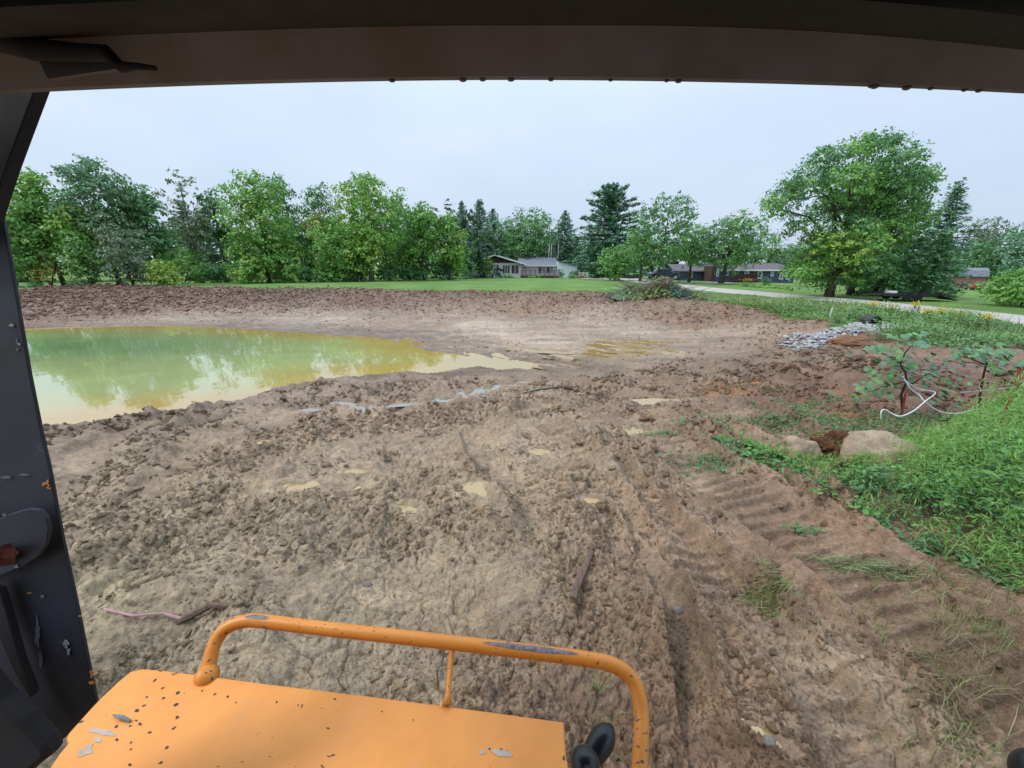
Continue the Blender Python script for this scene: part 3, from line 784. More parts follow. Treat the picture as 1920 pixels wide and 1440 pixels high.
# coarser lumps along the far banks
bx_ = rng.uniform(-48, 26, 90000); by_ = rng.uniform(12, 42, 90000); bz_ = zbase(bx_, by_)
bk = (sdist(GRASS, bx_, by_) > .15) & (sdist(POND, bx_, by_) > .3) & ((bz_ > -.33 + .1 * rng.normal(size=90000)) | (rng.random(90000) < .02)) & (np.abs(np.arctan2(bx_, by_)) < 1.05)
bx_, by_ = bx_[bk][:17000], by_[bk][:17000]; bs_ = (.004 + .0011 * np.hypot(bx_, by_)) * (1 + rng.pareto(2.4, len(bx_))).clip(1, 4)
cx_, cy_, sz = np.concatenate([cx_, bx_]), np.concatenate([cy_, by_]), np.concatenate([sz, bs_])
RIP = gp([(1462,634),(1500,626),(1580,620),(1612,611),(1680,612),(1700,621),(1640,628),(1600,634),(1545,642),(1500,646)], .12)
rk = sdist(RIP, cx_, cy_) > .05; cx_, cy_, sz = cx_[rk], cy_[rk], sz[rk]
cz_ = shape(cx_, cy_, np.full(len(cx_), .015)) - sz * .12
cc_ = np.stack([1.0 / (((cx_ - q[0]) ** 2 + (cy_ - q[1]) ** 2) / (1 + .02 * (q[0] ** 2 + q[1] ** 2)) + .05) ** 1.5 for q in CC], 1)
cc_ = (cc_[:, :, None] * CC[None, :, 2:]).sum(1) / cc_.sum(1)[:, None]
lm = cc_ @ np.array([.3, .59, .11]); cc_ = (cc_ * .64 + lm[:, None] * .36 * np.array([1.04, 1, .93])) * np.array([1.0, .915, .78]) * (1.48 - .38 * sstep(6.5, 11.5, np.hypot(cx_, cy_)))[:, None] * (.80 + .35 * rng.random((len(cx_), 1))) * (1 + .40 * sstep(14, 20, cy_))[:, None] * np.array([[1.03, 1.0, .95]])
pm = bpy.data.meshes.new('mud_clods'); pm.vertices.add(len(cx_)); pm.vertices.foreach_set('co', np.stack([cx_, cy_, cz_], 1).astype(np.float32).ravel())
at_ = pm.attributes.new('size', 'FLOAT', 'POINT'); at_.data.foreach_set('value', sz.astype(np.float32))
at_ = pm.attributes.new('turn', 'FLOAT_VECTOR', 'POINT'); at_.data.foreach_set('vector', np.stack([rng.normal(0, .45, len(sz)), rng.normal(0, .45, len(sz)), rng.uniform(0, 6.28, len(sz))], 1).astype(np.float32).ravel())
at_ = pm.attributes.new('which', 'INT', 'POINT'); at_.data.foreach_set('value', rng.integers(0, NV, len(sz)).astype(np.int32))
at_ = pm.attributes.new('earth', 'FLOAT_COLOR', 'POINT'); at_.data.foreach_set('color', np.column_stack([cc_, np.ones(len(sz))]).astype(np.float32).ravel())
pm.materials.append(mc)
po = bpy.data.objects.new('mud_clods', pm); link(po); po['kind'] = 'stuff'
ng = bpy.data.node_groups.new('scatter', 'GeometryNodeTree'); ng.interface.new_socket('Geometry', in_out='INPUT', socket_type='NodeSocketGeometry'); ng.interface.new_socket('Geometry', in_out='OUTPUT', socket_type='NodeSocketGeometry')
N_ = ng.nodes; Lk = ng.links; gi = N_.new('NodeGroupInput'); go = N_.new('NodeGroupOutput')
iop = N_.new('GeometryNodeInstanceOnPoints'); ci = N_.new('GeometryNodeCollectionInfo'); ci.inputs[0].default_value = hidden; ci.inputs['Separate Children'].default_value = True; ci.inputs['Reset Children'].default_value = True
m2p = N_.new('GeometryNodeMeshToPoints'); Lk.new(gi.outputs[0], m2p.inputs['Mesh']); Lk.new(m2p.outputs[0], iop.inputs['Points'])
Lk.new(ci.outputs[0], iop.inputs['Instance']); iop.inputs['Pick Instance'].default_value = True
def named(nm, ty):
    q = N_.new('GeometryNodeInputNamedAttribute'); q.data_type = ty; q.inputs['Name'].default_value = nm; return [s for s in q.outputs if s.enabled and s.name == 'Attribute'][0]
Lk.new(named('size', 'FLOAT'), iop.inputs['Scale']); Lk.new(named('turn', 'FLOAT_VECTOR'), iop.inputs['Rotation']); Lk.new(named('which', 'INT'), iop.inputs['Instance Index'])
Lk.new(iop.outputs[0], go.inputs[0])
md = po.modifiers.new('scatter', 'NODES'); md.node_group = ng
# ------------------------------------------------------------------ leaves
def unit(v): return v / (np.linalg.norm(v, axis=-1, keepdims=True) + 1e-9)

def leaf_quads(C, Nn, D, L, W_):
    """rhombic leaves: centre C, normal Nn, long axis D, length L, width W_"""
    D = unit(D - Nn * (D * Nn).sum(1, keepdims=True)); S = np.cross(Nn, D)
    L = L[:, None]; W_ = W_[:, None]
    a = C - D * L * .5; b = C + S * W_ * .5 - D * L * .05; c = C + D * L * .5; d = C - S * W_ * .5 - D * L * .05
    V = np.stack([a, b, c, d], 1).reshape(-1, 3); n = len(C)
    return V, np.arange(n * 4).reshape(n, 4)

def rdir(n):
    v = rng.normal(size=(n, 3)); return unit(v)

def crown_leaves(lobes, n, lsize, col, col2, up=.35, clump=.32, per=9, spread=.5, aspect=.55, hang=0.0, rim=0.0):
    """lobes: (k,6) centre+radii. n leaves gathered in twig-end clumps spread through each lobe's outer volume"""
    lobes = np.array(lobes); vol = lobes[:, 3] * lobes[:, 5]; pr = vol / vol.sum()
    nc = max(8, n // per)
    li = rng.choice(len(lobes), nc, p=pr)
    d = rdir(nc); d[:, 2] = np.where(rng.random(nc) < up, np.abs(d[:, 2]), d[:, 2]); 
    r = 1 - np.abs(rng.normal(0, .22, nc)); r = np.where(rng.random(nc) < .12, r * rng.random(nc), r)
    r = r + rim * np.maximum(0, rng.normal(0, .5, nc))
    c = lobes[li, :3] + d * lobes[li, 3:6] * r[:, None]
    ctone = rng.random(nc)
    k = np.repeat(np.arange(nc), per); m = len(k)
    cs = clump * (0.6 + .8 * rng.random(nc))
    off = rdir(m) * (rng.random(m) ** .5)[:, None] * cs[k][:, None] * np.array([1, 1, .62])
    P = c[k] + off
    out = unit(d[k] * np.array([1, 1, .7]) + rng.normal(0, spread, (m, 3)) + np.array([0, 0, .45]))
    D = unit(d[k] + rng.normal(0, .6, (m, 3)) + np.array([0, 0, -hang]))
    s = lsize * (.6 + .8 * rng.random(m))
    V, F = leaf_quads(P, out, D, s, s * aspect * (0.8 + .4 * rng.random(m)))
    ltone = rng.random(len(lobes)); t = np.clip(.34 * ltone[li[k]] + .36 * ctone[k] + .30 * rng.random(m), 0, 1)[:, None]
    colr = np.array(col) * (1 - t) + np.array(col2) * t
    colr = colr * (0.75 + .5 * rng.random((m, 1)))
    global LOBE_OF; LOBE_OF = (li[k], k)
    return V, F, colr

def limbs(mb, base, h0, top, targets, r0):
    """tapering trunk and a limb to each lobe"""
    base = Vector(base); top = Vector(top)
    n = 7; pts = []; rr = []
    bend = Vector((random.uniform(-.3, .3), random.uniform(-.3, .3), 0)) * (top - base).length * .08
    for i in range(n):
        t = i / (n - 1); pts.append(base.lerp(top, t) + bend * math.sin(t * 3.1)); rr.append(r0 * (1.35 if i == 0 else 1) * (1 - .78 * t))
    mb.tube(pts, rr, 7)
    for tg in targets:
        tg = Vector(tg); t = min(.92, max(h0, random.uniform(h0, .8)))
        f = t * (n - 1); i = min(n - 2, int(f)); a = pts[i].lerp(pts[i + 1], f - i)
        mid = a.lerp(tg, .5) + Vector((0, 0, .12 * (tg - a).length))
        r = r0 * (1 - .78 * t) * .6
        mb.tube([a, a.lerp(mid, .5), mid, mid.lerp(tg, .55), tg], [r, r * .8, r * .62, r * .42, r * .2], 5)

G1, G2 = (.045, .105, .03), (.11, .20, .05)
PAL = {
 'light':  ((0.110, 0.265, 0.059), (0.248, 0.467, 0.110)),
 'mid': ((0.090, 0.228, 0.064), (0.208, 0.395, 0.109)),
 'dark': ((0.073, 0.190, 0.079), (0.163, 0.330, 0.121)),
 'yellow': ((0.174, 0.301, 0.055), (0.384, 0.531, 0.101)),
 'grey':   ((0.120, 0.183, 0.120), (0.220, 0.301, 0.183)),
 'blue': ((0.106, 0.222, 0.148), (0.208, 0.371, 0.232)),
 'gold':   ((0.366, 0.366, 0.091), (0.604, 0.567, 0.165)),
 'teal':   ((0.083, 0.193, 0.101), (0.165, 0.311, 0.156)),
}
FARG = 'trees of the far tree line'

def px_geo(px, top, bot, w, Y):
    mid = (top + bot) / 2
    c = at_y(px, mid, Y); tz = at_y(px, top, Y)[2]; bz = at_y(px, bot, Y)[2]
    depth = c[1] * CP - (c[2] - EYE) * SP
    return c[0], tz, bz, w / FPX * depth

def broadleaf(px, top, bot, w, Y, pal, label, n=3500, ls=.34, lobes=14, name='broadleaf_tree', cat='tree', group=FARG, trunk_r=.18,
              flat=1.0, clump=.5, lobe_r=.42, shape_='round', trunkpx=None, bark='bark', per=9, rim=.15, extra=None, lean=0.0, two=None, lobes_px=None):
    X, ztop, zbot, wid = px_geo(px, top, bot, w, Y)
    gz0 = ground_z(X, Y); H = ztop - zbot; R = wid / 2
    cz = (ztop + zbot) / 2
    bx = X if trunkpx is None else at_y(trunkpx, bot + 10, Y)[0]
    o = thing(name, (bx, Y, gz0), label, cat, group)
    L = []
    for i in range(lobes):
        ga = i * 2.39996 + random.uniform(-.3, .3); v = (i + .5) / lobes * 2 - 1
        hr = math.sqrt(max(0, 1 - v * v))
        if shape_ == 'column': hr = max(hr, .75) if abs(v) < .85 else hr
        if shape_ == 'cone': hr = .95 * (1 - v) / 2 + .12
        if shape_ == 'vase': hr = max(.25, min(1, .55 + .5 * v)) * (1 if v < .6 else .85)
        lr = lobe_r * (.8 + .4 * random.random())
        k = (1 - lr) * (1 if random.random() < .8 else .6)
        cx = X + R * hr * k * math.cos(ga); cy = Y + R * .85 * hr * k * math.sin(ga); czz = cz + v * H / 2 * (1 - lr * .8)
        cx += lean * v * R
        L.append((cx, cy, czz, R * lr, R * lr, min(R * lr, H * .3) * .8 * flat))
    L.append((X, Y, cz, R * .5, R * .5, H * .32))
    if lobes_px:
        L = []
        for lx, ly, lr in lobes_px:
            yy = Y + random.uniform(-.45, .45) * R * .8; q = at_y(lx, ly, yy); dd = q[1] * CP - (q[2] - EYE) * SP; r_ = lr / FPX * dd
            L.append((q[0], q[1], q[2], r_, r_, r_ * .8))
    if Y > 41 and px < 950:
        for i in range(lobes // 2):   # skirt of lower growth
            a = random.uniform(0, 6.28); L.append((X + R * .55 * math.cos(a), Y + R * .5 * math.sin(a), zbot + H * random.uniform(.05, .3), R * .4, R * .35, H * .16))
        n = int(n * 1.48)
    V, F, c = crown_leaves(L, n, ls, *PAL[pal], clump=clump * ls / .34 * 1.1, per=per, rim=rim)
    if two:
        sel = rng.random(500) < two[1]; sel2 = rng.random(LOBE_OF[1].max() + 1) < two[1] * .6; m = (sel[LOBE_OF[0]] & (rng.random(len(F)) < .8)) | sel2[LOBE_OF[1]]; t = rng.random((len(F), 1))
        c = np.where(m[:, None], np.array(PAL[two[0]][0]) * (1 - t) + np.array(PAL[two[0]][1]) * t, c)
    V = V - np.array([bx, Y, gz0])
    np_mesh('crown', V, F, M['leaf'], o, c)
    mb = MB(); limbs(mb, (bx, Y, gz0 - .2), .3, (X + lean * R * .5, Y, cz + H * .3), [l[:3] for l in L[:min(lobes, 12)]], trunk_r)
    mb.build('trunk', M[bark], o, smooth=True)
    return o

def conifer(px, top, bot, w, Y, pal, label, name='spruce_tree', whorl=.55, droop=.25, ls=.42, group=FARG, dens=1.0, ragged=.25, trunk_r=.2, power=.8, cat='tree'):
    X, ztop, zbot, wid = px_geo(px, top, bot, w, Y)
    gz0 = ground_z(X, Y); o = thing(name, (X, Y, gz0), label, cat, group)
    R = wid / 2; H = ztop - zbot
    mb = MB(); mb.tube([(X, Y, gz0 - .2), (X, Y, zbot + H * .5), (X, Y, ztop - .2)], [trunk_r, trunk_r * .55, .03], 7)
    P = []; Dn = []; z = zbot
    while z < ztop - .15:
        t = (z - zbot) / H
        Lr = R * ((1 - t) ** power) * min(1, .55 + t * 3.2) + .12
        nb = max(4, int(7 - 2 * t)); a0 = random.uniform(0, 6.28)
        for k in range(nb):
            a = a0 + k * 6.283 / nb + random.uniform(-.25, .25); l = Lr * (1 + random.uniform(-ragged, ragged))
            d = np.array([math.cos(a), math.sin(a), 0.0])
            rise = (t - .35) * .55
            npt = max(3, int(l / .12 * dens))
            s = rng.random(npt) ** .65
            q = np.array([X, Y, z]) + d * (s * l)[:, None]
            q[:, 2] += rise * s * l - droop * (s * l) ** 1.5 * .35 / max(1, R * .4) + rng.normal(0, .09, npt)
            side = np.array([-d[1], d[0], 0]); q += side * (rng.normal(0, .24, npt) * l * (1.15 - s))[:, None] * .6
            P.append(q); Dn.append(np.repeat(d[None], npt, 0))
            if l > .5:
                mb.tube([(X, Y, z), tuple(np.array([X, Y, z]) + d * l * .85 + np.array([0, 0, rise * l * .85 - droop * (l * .85) ** 1.5 * .35 / max(1, R * .4)]))], [.03 + .012 * l, .01], 4, False)
        z += whorl * (1 - .35 * t) * random.uniform(.8, 1.2)
    P = np.concatenate(P); Dn = np.concatenate(Dn); rep = 4
    P = np.repeat(P, rep, 0) + rng.normal(0, .11, (len(P) * rep, 3)); Dn = np.repeat(Dn, rep, 0); m = len(P)
    D = unit(Dn + rng.normal(0, .55, (m, 3)) + np.array([0, 0, .15])); Nn = unit(np.array([0, 0, 1.]) + rng.normal(0, .45, (m, 3)))
    s = ls * (.6 + .8 * rng.random(m)); V, F = leaf_quads(P, Nn, D, s, s * .36)
    t = rng.random((m, 1)); c = np.array(PAL[pal][0]) * (1 - t) + np.array(PAL[pal][1]) * t
    np_mesh('crown', V - np.array([X, Y, gz0]), F, M['needle'], o, c)
    mb.build('trunk', M['bark'], o, smooth=True)
    return o

def shrub(px, top, bot, w, Y, pal, label, n=1200, ls=.26, group='undergrowth shrubs along the tree line', name='shrub', lobes=8, cat='shrub', two=None, clump=.4):
    X, ztop, zbot, wid = px_geo(px, top, bot, w, Y)
    gz0 = ground_z(X, Y); H = ztop - gz0; R = wid / 2
    o = thing(name, (X, Y, gz0), label, cat, group)
    L = [(X, Y, gz0 + H * .35, R * .8, R * .6, H * .4)]
    for i in range(lobes):
        a = random.uniform(0, 6.28); q = random.uniform(.3, .68); hh = random.uniform(.15, .72)
        L.append((X + R * q * math.cos(a) * (1.15 - hh * .6), Y + R * .6 * q * math.sin(a), gz0 + H * hh, R * .36, R * .32, H * .26))
    V, F, c = crown_leaves(L, n, ls, *PAL[pal], clump=clump * ls / .34 * 1.4, rim=.15)
    V[:, 2] = np.maximum(V[:, 2], gz0 - .05)
    if two:
        sel = rng.random(500) < two[1]; sel2 = rng.random(LOBE_OF[1].max() + 1) < two[1] * .6; m = (sel[LOBE_OF[0]] & (rng.random(len(F)) < .8)) | sel2[LOBE_OF[1]]; t = rng.random((len(F), 1))
        c = np.where(m[:, None], np.array(PAL[two[0]][0]) * (1 - t) + np.array(PAL[two[0]][1]) * t, c)
    np_mesh('foliage', V - np.array([X, Y, gz0]), F, M['leaf'], o, c)
    mb = MB()
    for i in range(4):
        l = L[1 + i]; mb.tube([(X, Y, gz0 - .1), ((X + l[0]) / 2, (Y + l[1]) / 2, (gz0 + l[2]) / 2 + .1), l[:3]], [.05, .035, .012], 5)
    mb.build('stems', M['bark'], o, smooth=True)
    return o

# ---- far dark wood closing the gaps: one mass nobody could count
L = []
for i in range(105):
    px = -420 + i * 27 + random.uniform(-12, 12)
    if px < 900: Y, t = 66, random.uniform(385, 440)
    elif px < 1200: Y, t = 92, random.uniform(440, 462)
    elif px < 1430: Y, t = 95, random.uniform(455, 482)
    elif px < 1500: Y, t = 120, random.uniform(462, 482)
    else: Y, t = 82, random.uniform(440, 475)
    if px < -50 or px > 1950: t -= 60
    X, zt, zb, wd = px_geo(px, t, 530, 80, Y); g0 = float(zbase(np.array([X]), np.array([Y]))[0]); h = zt - g0
    for hh in (.2, .5, .78):
        L.append((X + random.uniform(-1, 1), Y + random.uniform(-3, 3), g0 + h * hh, wd * .6, 2.5, h * .24))
V, F, c = crown_leaves(L, 50000, .85, (.024, .062, .032), (.055, .11, .05), clump=1.2, rim=.1)
np_mesh('distant_wood', V, F, M['leaf'], None, c)['kind'] = 'stuff'

# ---- trees of the left tree line, back row first
B = broadleaf
B(75, 298, 480, 110, 39.5, 'light', 'bright green tree at the far left of the tree line', n=4200, lobes=16)
B(180, 287, 460, 150, 40.5, 'teal', 'airy maple rising above the left end of the tree line', n=6500, lobes=20, clump=.42, lobe_r=.36, rim=.3, ls=.3)
B(268, 335, 480, 95, 43, 'dark', 'dark rounded tree behind the grey-green shrub', n=3200)
B(345, 308, 460, 90, 50, 'grey', 'thin grey-leaved tree with sparse twiggy top', n=1500, lobes=18, lobe_r=.25, clump=.35, rim=.6, bark='bark_grey')
B(402, 340, 470, 60, 52, 'dark', 'narrow dark tree left of the tall light green one', n=1800)
B(522, 302, 500, 85, 54, 'dark', 'tall dark oak peeping over the light green tree', n=3600, shape_='column', rim=.3, clump=.6)
B(600, 325, 500, 95, 56, 'dark', 'dark open-topped oak in the dip of the tree line', n=3400, rim=.35, clump=.6)
B(555, 365, 500, 60, 62, 'dark', 'short dark tree filling the dip left of the oak', n=1600)
B(745, 352, 480, 60, 60, 'dark', 'dark crown showing behind the big maple', n=1600)
conifer(352, 372, 512, 80, 55, 'grey', 'dull grey half-bare spruce in the left tree line', dens=.7, ragged=.4)
# middle row
B(45, 368, 520, 110, 38.5, 'light', 'broad bright green tree beside the golden shrub', n=4600, lobes=16, two=('dark', .2))
B(145, 372, 510, 100, 39, 'yellow', 'yellowish green tree in the left tree line', n=3600, two=('light', .5))
B(485, 304, 532, 142, 46, 'light', 'tall light green tree with stepped crown, tallest of the left group', n=8500, lobes=24, shape_='column', lobe_r=.38, trunk_r=.22, two=('yellow', .15))
B(592, 392, 470, 75, 54, 'gold', 'small tree with yellowing leaves in the dip', n=1100, lobes=10, rim=.4, two=('yellow', .5))
B(695, 314, 505, 160, 50, 'light', 'big broad maple with pale trunk and yellow-green leaf clumps', n=9000, lobes=26, trunk_r=.3, trunkpx=695, bark='bark_grey', two=('yellow', .25), lobe_r=.36)
B(640, 408, 528, 130, 50, 'light', 'low wide light green tree in front of the big maple', n=5200, lobes=16)
B(790, 366, 500, 85, 53, 'light', 'round light green tree right of the big maple', n=3800, trunk_r=.14)
B(838, 388, 512, 75, 54, 'light', 'multi-stemmed light green tree at the right end of the left wood', n=3400, two=('yellow', .2))
B(765, 430, 525, 90, 55, 'dark', 'dark green understory tree beneath the round tree', n=2400)
conifer(868, 378, 515, 85, 80, 'blue', 'dark pointed spruce at the end of the left wood', group='spruces behind the grey house')
conifer(900, 372, 515, 95, 84, 'blue', 'tallest spruce left of the grey house', group='spruces behind the grey house')
conifer(925, 392, 515, 85, 88, 'blue', 'narrow spruce just left of the flat-topped tree', group='spruces behind the grey house')
B(905, 425, 520, 95, 80, 'dark', 'dark broad tree filling in behind the spruces', n=3600, group=None)
B(940, 398, 510, 80, 79, 'teal', 'bluish broad tree joining the spruces to the flat-topped tree', n=2600, group=None)
B(960, 430, 505, 70, 84, 'dark', 'dark crown left behind the flat-topped tree', n=2200, group=None)
B(1110, 425, 520, 60, 80, 'dark', 'dark tree just left of the white pine', n=1800, group=None)
B(872, 446, 518, 42, 60, 'teal', 'small oval tree on the lawn left of the grey house', n=1300, lobes=8, trunk_r=.07, group=None)
B(900, 478, 512, 24, 66.5, 'mid', 'small dark bushy tree against the left end of the grey house', n=500, lobes=6, ls=.26, trunk_r=.05, group=None)
B(914, 476, 516, 20, 66.0, 'yellow', 'slender lime green tree beside the grey house window', n=500, lobes=7, ls=.24, trunk_r=.04, group=None, shape_='column')
B(993, 388, 492, 118, 77, 'mid', 'wide flat-topped tree standing behind the grey house', n=6500, lobes=22, trunk_r=.3, group=None, two=('dark', .5), ls=.38)
B(985, 455, 500, 50, 75, 'dark', 'dark low tree leaning over the grey house roof', n=1500, group=None)
conifer(1058, 396, 510, 95, 84, 'blue', 'small pine behind the right wing of the grey house', group=None, name='pine_tree')
B(1085, 432, 512, 80, 86, 'dark', 'dark tree behind the grey garage wing', n=2600, group=None)
B(1030, 428, 505, 60, 88, 'dark', 'dark crown between flat-topped tree and small pine', n=1800, group=None)
conifer(1143, 345, 522, 150, 72, 'blue', 'tall white pine right of the grey house', name='pine_tree', group=None, droop=-.05, ragged=.4, ls=.55, dens=1.35, trunk_r=.35, whorl=.6, power=.55)
B(1155, 457, 526, 88, 56, 'mid', 'small round tree on the lawn before the white pine', n=3400, lobes=12, trunk_r=.09, group=None, ls=.28)
B(1245, 360, 508, 150, 50, 'mid', 'open airy tree with leaning limbs behind the brush pile', n=5600, lobes=26, lobe_r=.26, rim=.5, trunk_r=.17, group=None, ls=.3, trunkpx=1232, lean=.18, two=('teal', .4))
B(1205, 425, 512, 60, 53, 'mid', 'leafy tree left of the open airy tree', n=2200, group=None, ls=.3)
B(1375, 398, 512, 146, 51, 'teal', 'round dome-shaped tree in front of the blue house', n=7200, lobes=22, trunk_r=.3, group=None, trunkpx=1352, ls=.3, two=('mid', .5))
B(1300, 412, 512, 100, 54, 'mid', 'spreading tree between the open one and the domed one', n=3000, group=None, ls=.3)
B(1447, 430, 505, 60, 88, 'mid', 'distant pale tree behind the blue house', n=1500, group='distant trees behind the blue house')
B(1485, 450, 505, 50, 95, 'teal', 'distant low tree at the right end of the blue house', n=1200, group='distant trees behind the blue house')
# the big maple and the dark spruces beyond the road
B(1588, 262, 505, 265, 27.5, 'dark', 'very large maple standing by the road, widest crown in view', n=37000, ls=.175, clump=.62, trunk_r=.25, group=None,
  trunkpx=1563, rim=.35, two=('light', .38), per=12, lobes=12, lobes_px=[(1470,378,34),(1446,388,20),(1500,425,30),(1515,345,36),(1545,305,34),(1590,345,42),(1600,292,34),(1650,278,32),(1690,305,38),(1682,352,44),(1722,345,28),
  (1738,332,18),(1640,385,44),(1560,395,38),(1532,455,26),(1600,440,42),(1660,440,42),(1705,410,38),(1560,488,42),(1508,497,30),(1605,508,40),(1645,488,36),(1480,350,20),(1622,268,20),(1675,266,18),(1490,470,14),(1560,525,28),(1500,515,28),(1535,520,28),(1640,528,34)])
B(1640, 300, 430, 200, 29.5, 'dark', 'darker maple crown merging behind the very large maple', n=9000, lobes=22, ls=.19, group=None, rim=.5, trunk_r=.2, two=('mid', .4))
B(1575, 415, 520, 170, 26.8, 'light', 'low light green sapling growth under the very large maple', n=7500, lobes=20, ls=.17, group=None, two=('yellow', .3), trunk_r=.08)
conifer(1768, 340, 555, 120, 36, 'blue', 'dark spruce rising behind the large maple', group='spruces across the road', trunk_r=.2, dens=1.5, ls=.34)
conifer(1700, 372, 560, 130, 30.5, 'dark', 'dense dark spruce with skirts to the ground behind the trailer', group='spruces across the road', dens=1.7, ls=.32)
conifer(1655, 395, 556, 100, 29.5, 'dark', 'dark green spruce between the maple trunk and the trailer', group='spruces across the road', dens=1.6, ls=.32)
conifer(1755, 430, 562, 90, 30.5, 'dark', 'squat dark spruce at the right end of the trailer', group='spruces across the road', dens=1.6, ls=.32)
B(1842, 400, 505, 90, 66, 'grey', 'hazy grey-green tree behind the red shed', n=3400, group=None, rim=.4)  # distance haze is put into the grey leaf colours
B(1830, 450, 540, 88, 62, 'dark', 'dark broad tree right behind the red shed', n=3200, group=None)
B(1925, 402, 545, 110, 58, 'blue', 'tall bluish tree at the right edge of the view', n=4200, group=None, rim=.4)
B(1922, 506, 575, 135, 21.5, 'light', 'small leaning tree on the lawn by the road, rightmost', n=4200, lobes=18, ls=.15, trunk_r=.12, group=None, lobe_r=.3, trunkpx=1915)
# shrubs at the foot of the tree line
SH = [(20,470,535,90,38,'light','green thicket behind the cab post'),(160,428,530,130,38,'mid','tall bright green shrub next to the golden shrub'),
      (228,388,532,130,38,'grey','large dull grey-green shrub, biggest of the thicket'),(335,438,532,115,48,'light','bright green shrub with mounded top'),
      (300,470,534,70,38,'yellow','lime green shrub with arching twigs'),(405,490,532,70,49,'dark','very dark low shrub right of the mounded one'),
      (455,488,530,80,49,'mid','mid green shrub at the foot of the tall light green tree'),(520,492,529,80,49.5,'mid','shrub under the right side of the tall light green tree'),
      (575,495,527,60,50,'dark','dark shrub below the yellowing tree'),(618,488,527,60,49.5,'mid','shrub left of the pale maple trunk'),
      (665,496,525,70,50.5,'dark','dark green shrub beside the pale maple trunk'),(730,488,523,70,52,'dark','dark shrub right of the pale maple trunk'),
      (780,492,521,70,53,'dark','dark shrub beneath the multi-stemmed tree'),(830,490,520,70,55,'teal','blue-green shrub at the right end of the wood')]
for s in SH:
    shrub(*s[:5], s[5], s[6], n=2600 if s[3] > 100 else 1500)
shrub(85, 464, 537, 62, 38.5, 'gold', 'golden yellow feathery shrub leaning on a thin stem', n=1500, ls=.16, group=None, name='golden_shrub', clump=.3)
shrub(150, 524, 540, 34, 37, 'teal', 'pale low bush on the rim of the dug bank', n=260, ls=.2, group='low bushes on the bank rim')
shrub(60, 531, 541, 40, 37, 'teal', 'pale low bush on the rim beside the cab post', n=260, ls=.2, group='low bushes on the bank rim')
# ------------------------------------------------------------------ houses
def wall_win(parent, x0, x1, z0, z1, y, panes=2, fr=.11, m='white_trim', curtain=False, cross=False):
    """window on a wall facing the camera (-Y) at plane y, in the house's own axes"""
    mb = MB(); t = .06
    mb.box((x0, y - t, z0), (x1, y + .02, z0 + fr)); mb.box((x0, y - t, z1 - fr), (x1, y + .02, z1))
    mb.box((x0, y - t, z0 + fr), (x0 + fr, y + .02, z1 - fr)); mb.box((x1 - fr, y - t, z0 + fr), (x1, y + .02, z1 - fr))
    ww = (x1 - x0 - 2 * fr)
    for i in range(1, panes):
        xc = x0 + fr + ww * i / panes; mb.box((xc - .04, y - t + .01, z0 + fr), (xc + .04, y + .02, z1 - fr))
    if cross: mb.box((x0 + fr, y - t + .012, (z0 + z1) / 2 - .03), (x1 - fr, y + .018, (z0 + z1) / 2 + .03))
    w = mb.build('window', M[m], parent, local=False)
    for i in range(panes):
        a = x0 + fr + ww * i / panes + (.04 if i else 0); b = x0 + fr + ww * (i + 1) / panes - (.04 if i < panes - 1 else 0)
        MB().box((a, y - .02, z0 + fr), (b, y + .015, z1 - fr)).build('pane', M['curtain' if curtain and i % 2 else 'glass'], w, local=False)
    return w

def Z(px, py, Y): return at_y(px, py, Y)
# --- grey ranch house
Yg = 69.0
def gx_(px): return Z(px, 505, Yg)[0]
def gz_(py): return Z(980, py, Yg)[2]
ox = gx_(980); oz = ground_z(ox, Yg) - .15
H1 = thing('grey_house', (ox, Yg, oz), 'long grey ranch house with brown gable and white sliding doors', 'house')
X_ = lambda px: gx_(px) - ox
Z_ = lambda py: gz_(py) - oz
MB().box((X_(877), .8, 0), (X_(978), 8, Z_(493))).build('wall', M['grey_siding'], H1, local=False)
MB().prism([(X_(884), .78, Z_(493)), (X_(978), .78, Z_(493)), (X_(928), .78, Z_(479))], (0, 6, 0)).build('gable', M['brown_siding'], H1, local=False)
mb = MB()
for a, b in (((877, 495.5), (928, 477.5)), ((928, 477.5), (986, 495.5))):
    p, q = (X_(a[0]), 0, Z_(a[1])), (X_(b[0]), 0, Z_(b[1]))
    mb.prism([(p[0], -.1, p[2]), (q[0], -.1, q[2]), (q[0], -.1, q[2] + .12), (p[0], -.1, p[2] + .12)], (0, 9, 0))
mb.build('gable_roof', M['slate_roof'], H1, local=False)
mb = MB()
for a, b in (((876, 496.2), (928, 478.2)), ((928, 478.2), (987, 496.2))):
    p, q = (X_(a[0]), 0, Z_(a[1])), (X_(b[0]), 0, Z_(b[1]))
    mb.prism([(p[0], -.16, p[2] - .1), (q[0], -.16, q[2] - .1), (q[0], -.16, q[2] + .14), (p[0], -.16, p[2] + .14)], (0, .05, 0))
mb.build('fascia', M['white_trim'], H1, local=False)
MB().box((X_(978), 2.4, 0), (X_(1050), 8, Z_(498))).build('wall', M['grey_siding'], H1, local=False)
MB().prism([(X_(972), 1.8, Z_(498)), (X_(1051), 1.8, Z_(498)), (X_(1047), 5.0, Z_(483.5)), (X_(972), 5.0, Z_(483.5))], (0, .1, .1)).add(
    [(X_(972), 5.05, Z_(483.5)), (X_(1047), 5.05, Z_(483.5)), (X_(1051), 8.4, Z_(498)), (X_(972), 8.4, Z_(498))], [(0, 1, 2, 3)]).build('roof', M['slate_roof'], H1, local=False)
MB().prism([(X_(1047), 4.9, Z_(483.5)), (X_(1051), 8.2, Z_(498)), (X_(1051), 1.95, Z_(498))], (.05, 0, 0)).build('gable', M['grey_siding'], H1, local=False)
